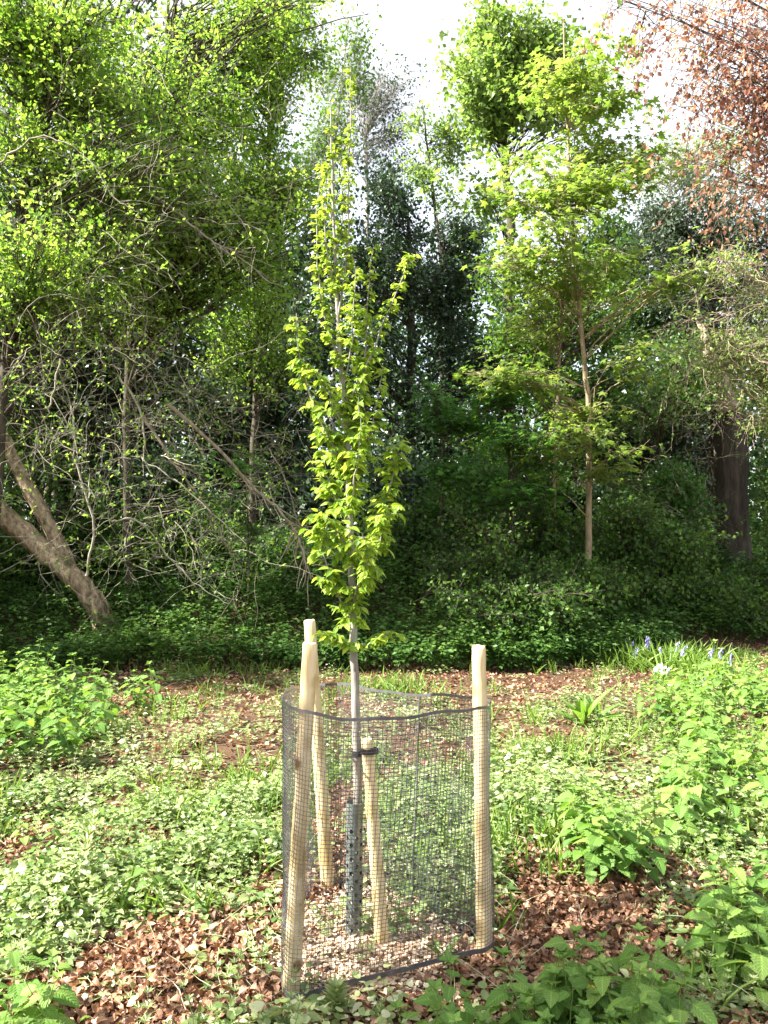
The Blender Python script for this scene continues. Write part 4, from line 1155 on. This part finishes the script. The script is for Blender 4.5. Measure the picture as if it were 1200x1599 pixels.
# right side
tree('yew_tree', 'grey green yew tree behind the copper beech sprays', tr_pts(1110, 19, [(1110, 600), (1112, 450), (1110, 330)]), .2, .05,
     [(1120, 350, 18.5, 90, 60, 1.3), (1050, 430, 18.5, 80, 70, 1), (1180, 420, 18.5, 80, 80, 1), (1010, 370, 19, 40, 60, .6)], 190, 7, 12, .11, LEAF_FOLD, 'yew', 'barkdark', 220, twl=.7, wide=.8)
tree('pale_twiggy_tree', 'pale feathery half leafless tree against the bright sky far right', tr_pts(1040, 26, [(1040, 500), (1045, 330), (1050, 230)]), .09, .02,
     [(1050, 280, 26, 50, 60, 1), (1100, 260, 26, 60, 60, 1), (1160, 290, 26, 60, 60, 1), (1010, 250, 26, 25, 50, .5)], 90, 8, 5, .12, LEAF_SIMPLE, 'bright', 'palegrey', 221, twl=1.0)
tree('bushy_shrub', 'sunlit bush of pale dry twigs and light leaves at the right edge', tr_pts(1230, 11.2, [(1225, 700), (1215, 560), (1200, 440)]), .05, .012,
     [(1190, 430, 11, 90, 70, 1.2), (1160, 520, 11, 90, 60, 1.2), (1210, 600, 11, 70, 60, .8), (1120, 560, 11.4, 60, 40, .5)], 110, 6, 7, .055, LEAF_SIMPLE, 'bright', 'deadwood', 222, cat='shrub', twl=.5, droop=-.2,
     bare=120, bare_px=[(1080, 1230, 400, 560, 10.6, 11.6), (1040, 1220, 480, 640, 11, 12)], bare_len=1.1, bare_mat='deadwood')
tree('copper_beech', 'copper beech with red brown leaves hanging in at the top right corner', [np.array([7.2, 8.2, 0]), np.array([7.1, 8.1, 3]), np.array([6.9, 7.9, 6]), np.array([6.5, 7.6, 9])], .28, .10,
     [(1120, 60, 7.2, 100, 70, 1.6), (1170, 170, 7.2, 70, 80, 1.2), (1090, 130, 7.2, 70, 60, .9), (1060, 20, 7.2, 60, 40, .8), (1200, 60, 7.2, 100, 120, 1.2), (1150, 270, 7.5, 60, 40, .5), (1100, -80, 7.2, 180, 80, 1), (1040, 230, 7.4, 40, 50, .25), (1000, 0, 7.1, 40, 20, .2)],
     100, 12, 12, .050, LEAF_SIMPLE, 'copper', 'bark', 223, twl=.75, droop=-.30, leafdroop=-.7, wide=1.2, limb_r=.04, per_bough=2)
tree('bushy_shrub', 'leafy shrub left of the thick dark trunk on the right bank', tr_pts(1030, 15, [(1030, 760), (1030, 640)]), .05, .015,
     [(1020, 640, 14.6, 80, 70, 1), (1060, 560, 15, 80, 60, 1), (1040, 760, 14.4, 50, 60, .9), (980, 770, 14, 70, 50, .8)], 130, 6, 9, .075, LEAF_SIMPLE, 'bed', 'bark', 224, cat='shrub', wide=1.3, twl=.5, bare=60, bare_px=[(980, 1120, 620, 830, 13.4, 14.6)], bare_len=.9)
tree('bushy_shrub', 'leafy shrub at the right edge beyond the thick dark trunk', tr_pts(1230, 15, [(1230, 760), (1225, 640)]), .05, .015,
     [(1235, 760, 14.6, 40, 90, 1), (1235, 650, 15, 45, 70, 1), (1220, 560, 16.4, 60, 60, .8)], 100, 6, 9, .075, LEAF_SIMPLE, 'bed', 'bark', 225, cat='shrub', wide=1.3, twl=.5)
tree('leafy_tree', 'mid green leafy tree filling the gap between the pale sycamore and the yew', tr_pts(1000, 20.5, [(1000, 650), (1000, 520), (1005, 420)]), .10, .03,
     [(990, 480, 20, 90, 80, 1), (1050, 540, 20, 80, 80, 1), (940, 400, 20.5, 70, 60, .8), (1020, 600, 19.5, 100, 70, 1)], 220, 6, 10, .12, LEAF_SIMPLE, 'wood', 'bark', 226, wide=1.3, twl=.7, per_bough=4)
tree('leafy_tree', 'mid green leafy tree behind the tangled twigs and leaning trunk, far left', tr_pts(150, 18.5, [(150, 650), (150, 520), (155, 420)]), .10, .03,
     [(110, 560, 18, 130, 110, 1), (260, 600, 18, 110, 100, 1), (40, 470, 18, 120, 90, .8)], 240, 6, 10, .12, LEAF_SIMPLE, 'wood', 'bark', 227, wide=1.3, twl=.7, per_bough=4)
# understorey in the middle
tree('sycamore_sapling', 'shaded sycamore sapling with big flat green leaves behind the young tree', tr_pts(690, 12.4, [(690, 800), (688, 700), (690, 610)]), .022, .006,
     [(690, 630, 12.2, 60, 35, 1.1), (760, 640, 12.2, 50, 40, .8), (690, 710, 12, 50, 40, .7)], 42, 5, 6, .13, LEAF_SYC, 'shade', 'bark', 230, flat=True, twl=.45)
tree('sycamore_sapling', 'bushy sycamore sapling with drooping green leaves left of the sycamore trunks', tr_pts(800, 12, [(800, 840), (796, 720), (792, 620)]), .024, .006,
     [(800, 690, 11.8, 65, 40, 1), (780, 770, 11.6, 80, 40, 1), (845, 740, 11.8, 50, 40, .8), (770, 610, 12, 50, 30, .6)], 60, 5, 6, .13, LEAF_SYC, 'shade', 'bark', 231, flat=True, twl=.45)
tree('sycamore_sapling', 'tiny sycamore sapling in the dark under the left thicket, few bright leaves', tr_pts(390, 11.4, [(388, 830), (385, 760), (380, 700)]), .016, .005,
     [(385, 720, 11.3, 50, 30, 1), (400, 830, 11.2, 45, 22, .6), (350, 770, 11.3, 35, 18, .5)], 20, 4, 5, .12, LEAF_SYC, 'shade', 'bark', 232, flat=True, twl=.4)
tree('bushy_shrub', 'rounded dark green bramble mound right of the young tree', tr_pts(760, 11.6, [(760, 900), (765, 840)]), .03, .01,
     [(760, 880, 11.4, 110, 55, 1.3), (700, 950, 10.6, 80, 45, .9), (830, 930, 11, 100, 60, 1), (780, 810, 11.9, 80, 40, .7)], 170, 6, 9, .058, LEAF_SIMPLE, 'bed', 'bark', 233, cat='shrub', wide=1.3, twl=.4)
tree('bushy_shrub', 'dark leafy shrub in the deep shade directly behind the young tree', tr_pts(600, 14, [(600, 860), (600, 760)]), .04, .012,
     [(610, 790, 14, 90, 60, 1), (560, 860, 13.5, 90, 45, .8), (640, 720, 14.5, 80, 50, .8)], 110, 6, 8, .09, LEAF_SIMPLE, 'dark', 'bark', 234, cat='shrub', wide=1.4, twl=.5)
tree('bushy_shrub', 'sunlit leafy shrub behind the sycamore trunks at mid height', tr_pts(860, 16, [(860, 760), (860, 560)]), .06, .02,
     [(830, 520, 15.5, 100, 90, 1.2), (900, 600, 15.5, 100, 90, 1.1), (800, 430, 16, 80, 60, .9), (960, 480, 16, 90, 70, .9), (860, 720, 15, 120, 60, 1)], 220, 6, 9, .09, LEAF_SIMPLE, 'mid', 'bark', 235, cat='shrub', wide=1.3, twl=.6)

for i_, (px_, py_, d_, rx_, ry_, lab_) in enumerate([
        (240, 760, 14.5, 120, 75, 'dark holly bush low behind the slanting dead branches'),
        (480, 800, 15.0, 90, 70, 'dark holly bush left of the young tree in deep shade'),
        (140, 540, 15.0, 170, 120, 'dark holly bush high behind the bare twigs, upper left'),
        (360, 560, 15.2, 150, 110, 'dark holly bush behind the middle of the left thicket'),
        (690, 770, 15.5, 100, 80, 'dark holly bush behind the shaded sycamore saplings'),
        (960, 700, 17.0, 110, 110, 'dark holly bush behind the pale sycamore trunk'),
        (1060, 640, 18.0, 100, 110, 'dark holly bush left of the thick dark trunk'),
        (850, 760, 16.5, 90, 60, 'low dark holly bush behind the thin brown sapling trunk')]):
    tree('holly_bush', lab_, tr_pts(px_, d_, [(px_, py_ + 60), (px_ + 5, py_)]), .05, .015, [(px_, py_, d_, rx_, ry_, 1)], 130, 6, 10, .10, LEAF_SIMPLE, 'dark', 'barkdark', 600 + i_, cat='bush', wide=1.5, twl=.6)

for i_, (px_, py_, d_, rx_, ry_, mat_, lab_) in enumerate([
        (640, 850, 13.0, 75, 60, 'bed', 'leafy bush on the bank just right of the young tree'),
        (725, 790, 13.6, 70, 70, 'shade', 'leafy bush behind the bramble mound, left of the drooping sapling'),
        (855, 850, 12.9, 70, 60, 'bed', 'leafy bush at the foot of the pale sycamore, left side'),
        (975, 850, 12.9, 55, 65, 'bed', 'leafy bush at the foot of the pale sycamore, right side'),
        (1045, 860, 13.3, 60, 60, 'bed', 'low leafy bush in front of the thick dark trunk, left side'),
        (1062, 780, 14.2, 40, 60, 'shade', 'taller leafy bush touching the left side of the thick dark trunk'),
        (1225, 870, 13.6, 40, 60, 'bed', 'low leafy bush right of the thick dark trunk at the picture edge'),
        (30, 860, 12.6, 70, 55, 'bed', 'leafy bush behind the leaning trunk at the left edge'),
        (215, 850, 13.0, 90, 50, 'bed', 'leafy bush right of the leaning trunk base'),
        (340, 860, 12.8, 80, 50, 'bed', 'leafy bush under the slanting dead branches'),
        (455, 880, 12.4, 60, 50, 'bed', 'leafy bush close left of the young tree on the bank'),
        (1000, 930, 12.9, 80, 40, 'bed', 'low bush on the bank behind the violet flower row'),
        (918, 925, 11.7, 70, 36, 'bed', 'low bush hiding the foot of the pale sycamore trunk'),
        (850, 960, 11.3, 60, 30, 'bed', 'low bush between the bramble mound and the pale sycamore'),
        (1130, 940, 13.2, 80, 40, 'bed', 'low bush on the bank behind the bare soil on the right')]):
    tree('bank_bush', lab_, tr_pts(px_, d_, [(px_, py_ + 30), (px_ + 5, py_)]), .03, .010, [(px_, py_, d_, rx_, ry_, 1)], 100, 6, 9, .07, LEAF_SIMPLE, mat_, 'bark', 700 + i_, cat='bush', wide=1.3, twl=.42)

# trunks and dead wood
def solid_trunk(name, label, paths, mat, seed, cat='trunk', group=None, ragged=False, k=16):
    rng = np.random.default_rng(seed)
    B = MB()
    for pts, r in paths:
        P = smooth_path(np.array(pts), 24)
        P[1:-1] += rng.normal(0, .012, (22, 3)) * max(.2, np.mean(r) * 4)
        rr = np.interp(np.linspace(0, 1, 24), np.linspace(0, 1, len(r)), r) * (1 + rng.normal(0, .05, 24))
        T = nrm(np.gradient(P, axis=0)); U = nrm(np.cross(T, [.1, 1, .2])); W = np.cross(T, U)
        a = np.arange(k) / k * 6.283
        fl = 1 + .12 * np.cos(a * 3 + 1) + .06 * np.cos(a * 7) + rng.normal(0, .04, k)
        ring = P[:, None] + (rr[:, None] * fl[None] * (1 + rng.normal(0, .03, (24, k))))[:, :, None] * (np.cos(a)[None, :, None] * U[:, None] + np.sin(a)[None, :, None] * W[:, None])
        if ragged:
            ring[-1] += T[-1] * rng.uniform(-.05, .30, k)[:, None]
        idx = np.arange(24 * k).reshape(24, k)
        B.add(ring.reshape(-1, 3), np.stack([idx[:-1], np.roll(idx[:-1], -1, 1), np.roll(idx[1:], -1, 1), idx[1:]], -1).reshape(-1, 4), 0, None, True)
        c = len(ring.reshape(-1, 3))
        B.add(np.concatenate([ring[-1], [ring[-1].mean(0) - T[-1] * .05]]), [(i, (i + 1) % k, k) for i in range(k)])
    return tag(B.obj(name, M[mat]), label, cat, group)
solid_trunk('leaning_trunk', 'thick forked pale brown trunk leaning in from the left edge above the nettle bank',
            [([at(168, 985, 11.35), at(140, 930, 11.25), at(95, 885, 11.15), at(40, 835, 11.1), at(-20, 785, 11.0), at(-110, 700, 11.0)], [.20, .15, .13, .14, .14, .14]),
             ([at(120, 905, 11.25), at(82, 830, 11.3), at(45, 765, 11.4), at(12, 700, 11.5), at(-10, 640, 11.6)], [.06, .11, .10, .09, .06])], 'leanbark', 301)
solid_trunk('dead_tree', 'thick dark trunk on the right bank with an ivy hung broken top', [([gp(1142, 15.4), at(1142, 800, 15.4), at(1140, 700, 15.4), at(1128, 620, 15.4), at(1120, 560, 15.4)], [.40, .34, .33, .30, .24])], 'barkdark', 302, ragged=True)
solid_trunk('broken_snag', 'pale splintered snag leaning above the thick dark trunk', [([at(1140, 640, 15.0), at(1122, 590, 15.0), at(1108, 550, 15.0), at(1100, 517, 15.0)], [.20, .19, .12, .05])], 'deadwood', 303, ragged=True)
def arching(label, pts, d, r, seed, side=8, name='bare_branch', mat='twig'):
    rng = np.random.default_rng(seed)
    P = smooth_path(at(np.array(pts)[:, 0], np.array(pts)[:, 1], d), 26)
    P[1:-1] += rng.normal(0, .01, (24, 3))
    B = MB(); tubes(B, P[None], np.linspace(r, r * .35, 26)[None], 6)
    p, tg = sample_poly(P[None], np.zeros(side, int), rng.uniform(.2, .98, side))
    Q = grow(p, tg + rng.normal(0, .6, (side, 3)), rng.uniform(.15, .6, side), 7, .2, (0, 0, 0), rng)
    tubes(B, Q, np.linspace(r * .4, r * .15, 8)[None].repeat(side, 0), 4)
    tag(B.obj(name, M[mat]), label, 'branch')
arching('long brown dead branch slanting down through the dark left thicket', [(262, 632), (330, 690), (400, 765), (445, 805), (470, 850), (486, 905)], 10.8, .030, 411, 26, name='dead_branch', mat='deadwood')
arching('second dead branch slanting below the first, half hidden among twigs', [(225, 650), (270, 720), (330, 800), (352, 850)], 11.2, .024, 412, 22, name='dead_branch', mat='deadwood')
arching('pale sunlit limb high in the left thicket', [(230, 300), (266, 322), (300, 352), (335, 380), (372, 400), (420, 440)], 10.3, .020, 413, 22, name='dead_branch', mat='twig')
arching('pale bare branch bent sharply and hanging down to the nettle bank on the left', [(175, 815), (210, 810), (240, 838), (272, 878), (310, 915), (358, 943)], 9.6, .012, 401)
arching('pale curving bare branch hanging in the middle of the left thicket', [(186, 588), (215, 630), (226, 690), (225, 720), (262, 742), (330, 800), (385, 850)], 9.8, .014, 402)
arching('long pale bare branch curving down beside the leaning trunk', [(95, 560), (75, 640), (60, 680), (52, 730)], 9.5, .012, 403)
arching('bare forked twig in the dark centre of the left thicket', [(248, 790), (262, 838), (268, 832), (278, 812)], 9.7, .008, 404, 3)
arching('moss green bare branch rising from the leaning trunk into the twigs', [(135, 900), (145, 820), (120, 720), (112, 640), (70, 520)], 10.4, .02, 405)
arching('thin bare branch sweeping across the upper left leaves', [(0, 255), (60, 215), (130, 240), (180, 310), (215, 330)], 9.4, .012, 406)
arching('bare branch arching low right of the dead branch', [(420, 700), (450, 760), (470, 850), (478, 900)], 10.9, .010, 407)

# ------------------------------------------------------------------ undergrowth on the bank
def undergrowth():
    rng = np.random.default_rng(71)
    B = MB()
    n = 8600
    x = rng.uniform(-8.5, 9.5, n)
    toe = 9.7 + .28 * np.maximum(0, x) ** 1.15
    t = rng.random(n) ** 1.25
    y = toe + .1 + t * 6.0 + .6 * noise2(x, x * .3, 2.4, 5) * (1 - t)
    h = (.58 + .42 * noise2(x, y, 1.5, 8)) * np.clip(.65 + t * 2, 0, 1) * rng.uniform(.7, 1.15, n)
    keep = ~((x > 4.2) & (t < .08))
    keep &= in_view(x, y, 1.6)
    x, y, h = x[keep], y[keep], h[keep]; n = len(x)
    base = np.stack([x, y, ground_z(x, y)], -1)
    P = grow(base, np.stack([rng.normal(0, .18, n), rng.normal(0, .18, n) - .12, np.ones(n)], -1), h, 4, .07, (0, 0, 0), rng)
    tubes(B, P, np.linspace(.004, .002, 5)[None].repeat(n, 0), 3, 0, .4)
    per = 17
    I = np.repeat(np.arange(n), per); tt = rng.uniform(.2, 1, n * per) ** .7
    p, tg = sample_poly(P, I, tt)
    a = rng.uniform(0, 6.28, len(I)); d = np.stack([np.cos(a), np.sin(a), rng.uniform(-.35, .15, len(I))], -1)
    p = p + d * rng.uniform(.01, .07, len(I))[:, None]
    nm = nrm(np.array([0, -.15, 1.0]) + rng.normal(0, .28, (len(I), 3)))
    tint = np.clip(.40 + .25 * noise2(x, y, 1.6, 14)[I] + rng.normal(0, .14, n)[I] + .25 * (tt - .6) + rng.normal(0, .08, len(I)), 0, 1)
    leaves(B, p, d, nm, rng.uniform(.05, .085, len(I)), LEAF_SIMPLE, 0, tint, rng, 1.15)
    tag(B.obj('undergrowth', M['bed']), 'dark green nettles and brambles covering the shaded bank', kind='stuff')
undergrowth()

def far_wood():
    rng = np.random.default_rng(81)
    B = MB()
    n = 95000
    x = rng.uniform(-22, 24, n); y = rng.uniform(22, 36, n)
    top = np.interp(x / y * F_PX + CX, [-200, 450, 540, 640, 740, 860, 980, 1060, 1400], [15, 12, 9.8, 9.5, 9.2, 9.5, 9.0, 8.5, 9.5]) + 1.2 * noise2(x, y * .2, 1.4, 33)
    z = ground_z(x, y) + top * rng.random(n) ** 1.5
    nm = nrm(rng.normal(0, 1, (n, 3)) + [0, -.3, .5])
    leaves(B, np.stack([x, y, z], -1), rand_dir(n, rng), nm, rng.uniform(.12, .30, n), LEAF_SIMPLE, 0, np.clip(.5 + .3 * noise2(x, z, 1.1, 3) + rng.normal(0, .15, n), 0, 1), rng, 1.3)
    m = 110
    x = rng.uniform(-20, 22, m); y = rng.uniform(22, 36, m)
    P = grow(np.stack([x, y, ground_z(x, y)], -1), np.stack([rng.normal(0, .05, m), 0 * x, np.ones(m)], -1), rng.uniform(5, 9, m), 8, .03, (0, 0, 0), rng)
    tubes(B, P, np.linspace(.12, .04, 9)[None].repeat(m, 0) * rng.uniform(.4, 1.1, (m, 1)), 6, 1)
    tag(B.obj('far_wood', [M['wood'], M['bark']]), 'dense far woodland closing the view behind the trees', kind='stuff')
far_wood()

# trees standing left of the picture: they keep the low sun off the bank and front nettles
def shade_tree(x, y, h, w, z0, seed, label, K=120, d_leaf=.16, mat='mid'):
    d = y
    px = CX + x / d * F_PX
    # blob helper works in pixels; convert
    zc = (z0 + h) / 2
    w_ = (zc - CAM_H) / d
    py = CY - F_PX * (w_ - math.tan(PITCH)) / (1 + w_ * math.tan(PITCH))
    g = float(ground_z(x, y))
    tree('shade_tree', label, [np.array([x, y, g]), np.array([x + .1, y, h * .5]), np.array([x - .1, y + .1, h * .9])], .16, .04,
         [(px, py, d, w * F_PX / d, (h - z0) / 2 * F_PX / d, 1)], K, 6, 8, d_leaf, LEAF_SIMPLE, mat, 'bark', seed, wide=1.4, twl=.9)
shade_tree(-8.6, 8.9, 7.4, 1.5, .6, 501, 'leafy tree outside the left edge beside the bank', 190)
shade_tree(-9.6, 11.2, 8.4, 1.9, .6, 502, 'leafy tree outside the left edge behind the first', 220)
shade_tree(-11.0, 14.5, 9.5, 2.4, .6, 503, 'tall leafy tree outside the left edge farthest back', 220)
shade_tree(-4.3, 1.4, 5.9, .32, 4.4, 504, 'unseen sapling added left of the camera to shade the front nettles', 40, .10)  # added out of view; its narrow crown is placed to shade the front nettles
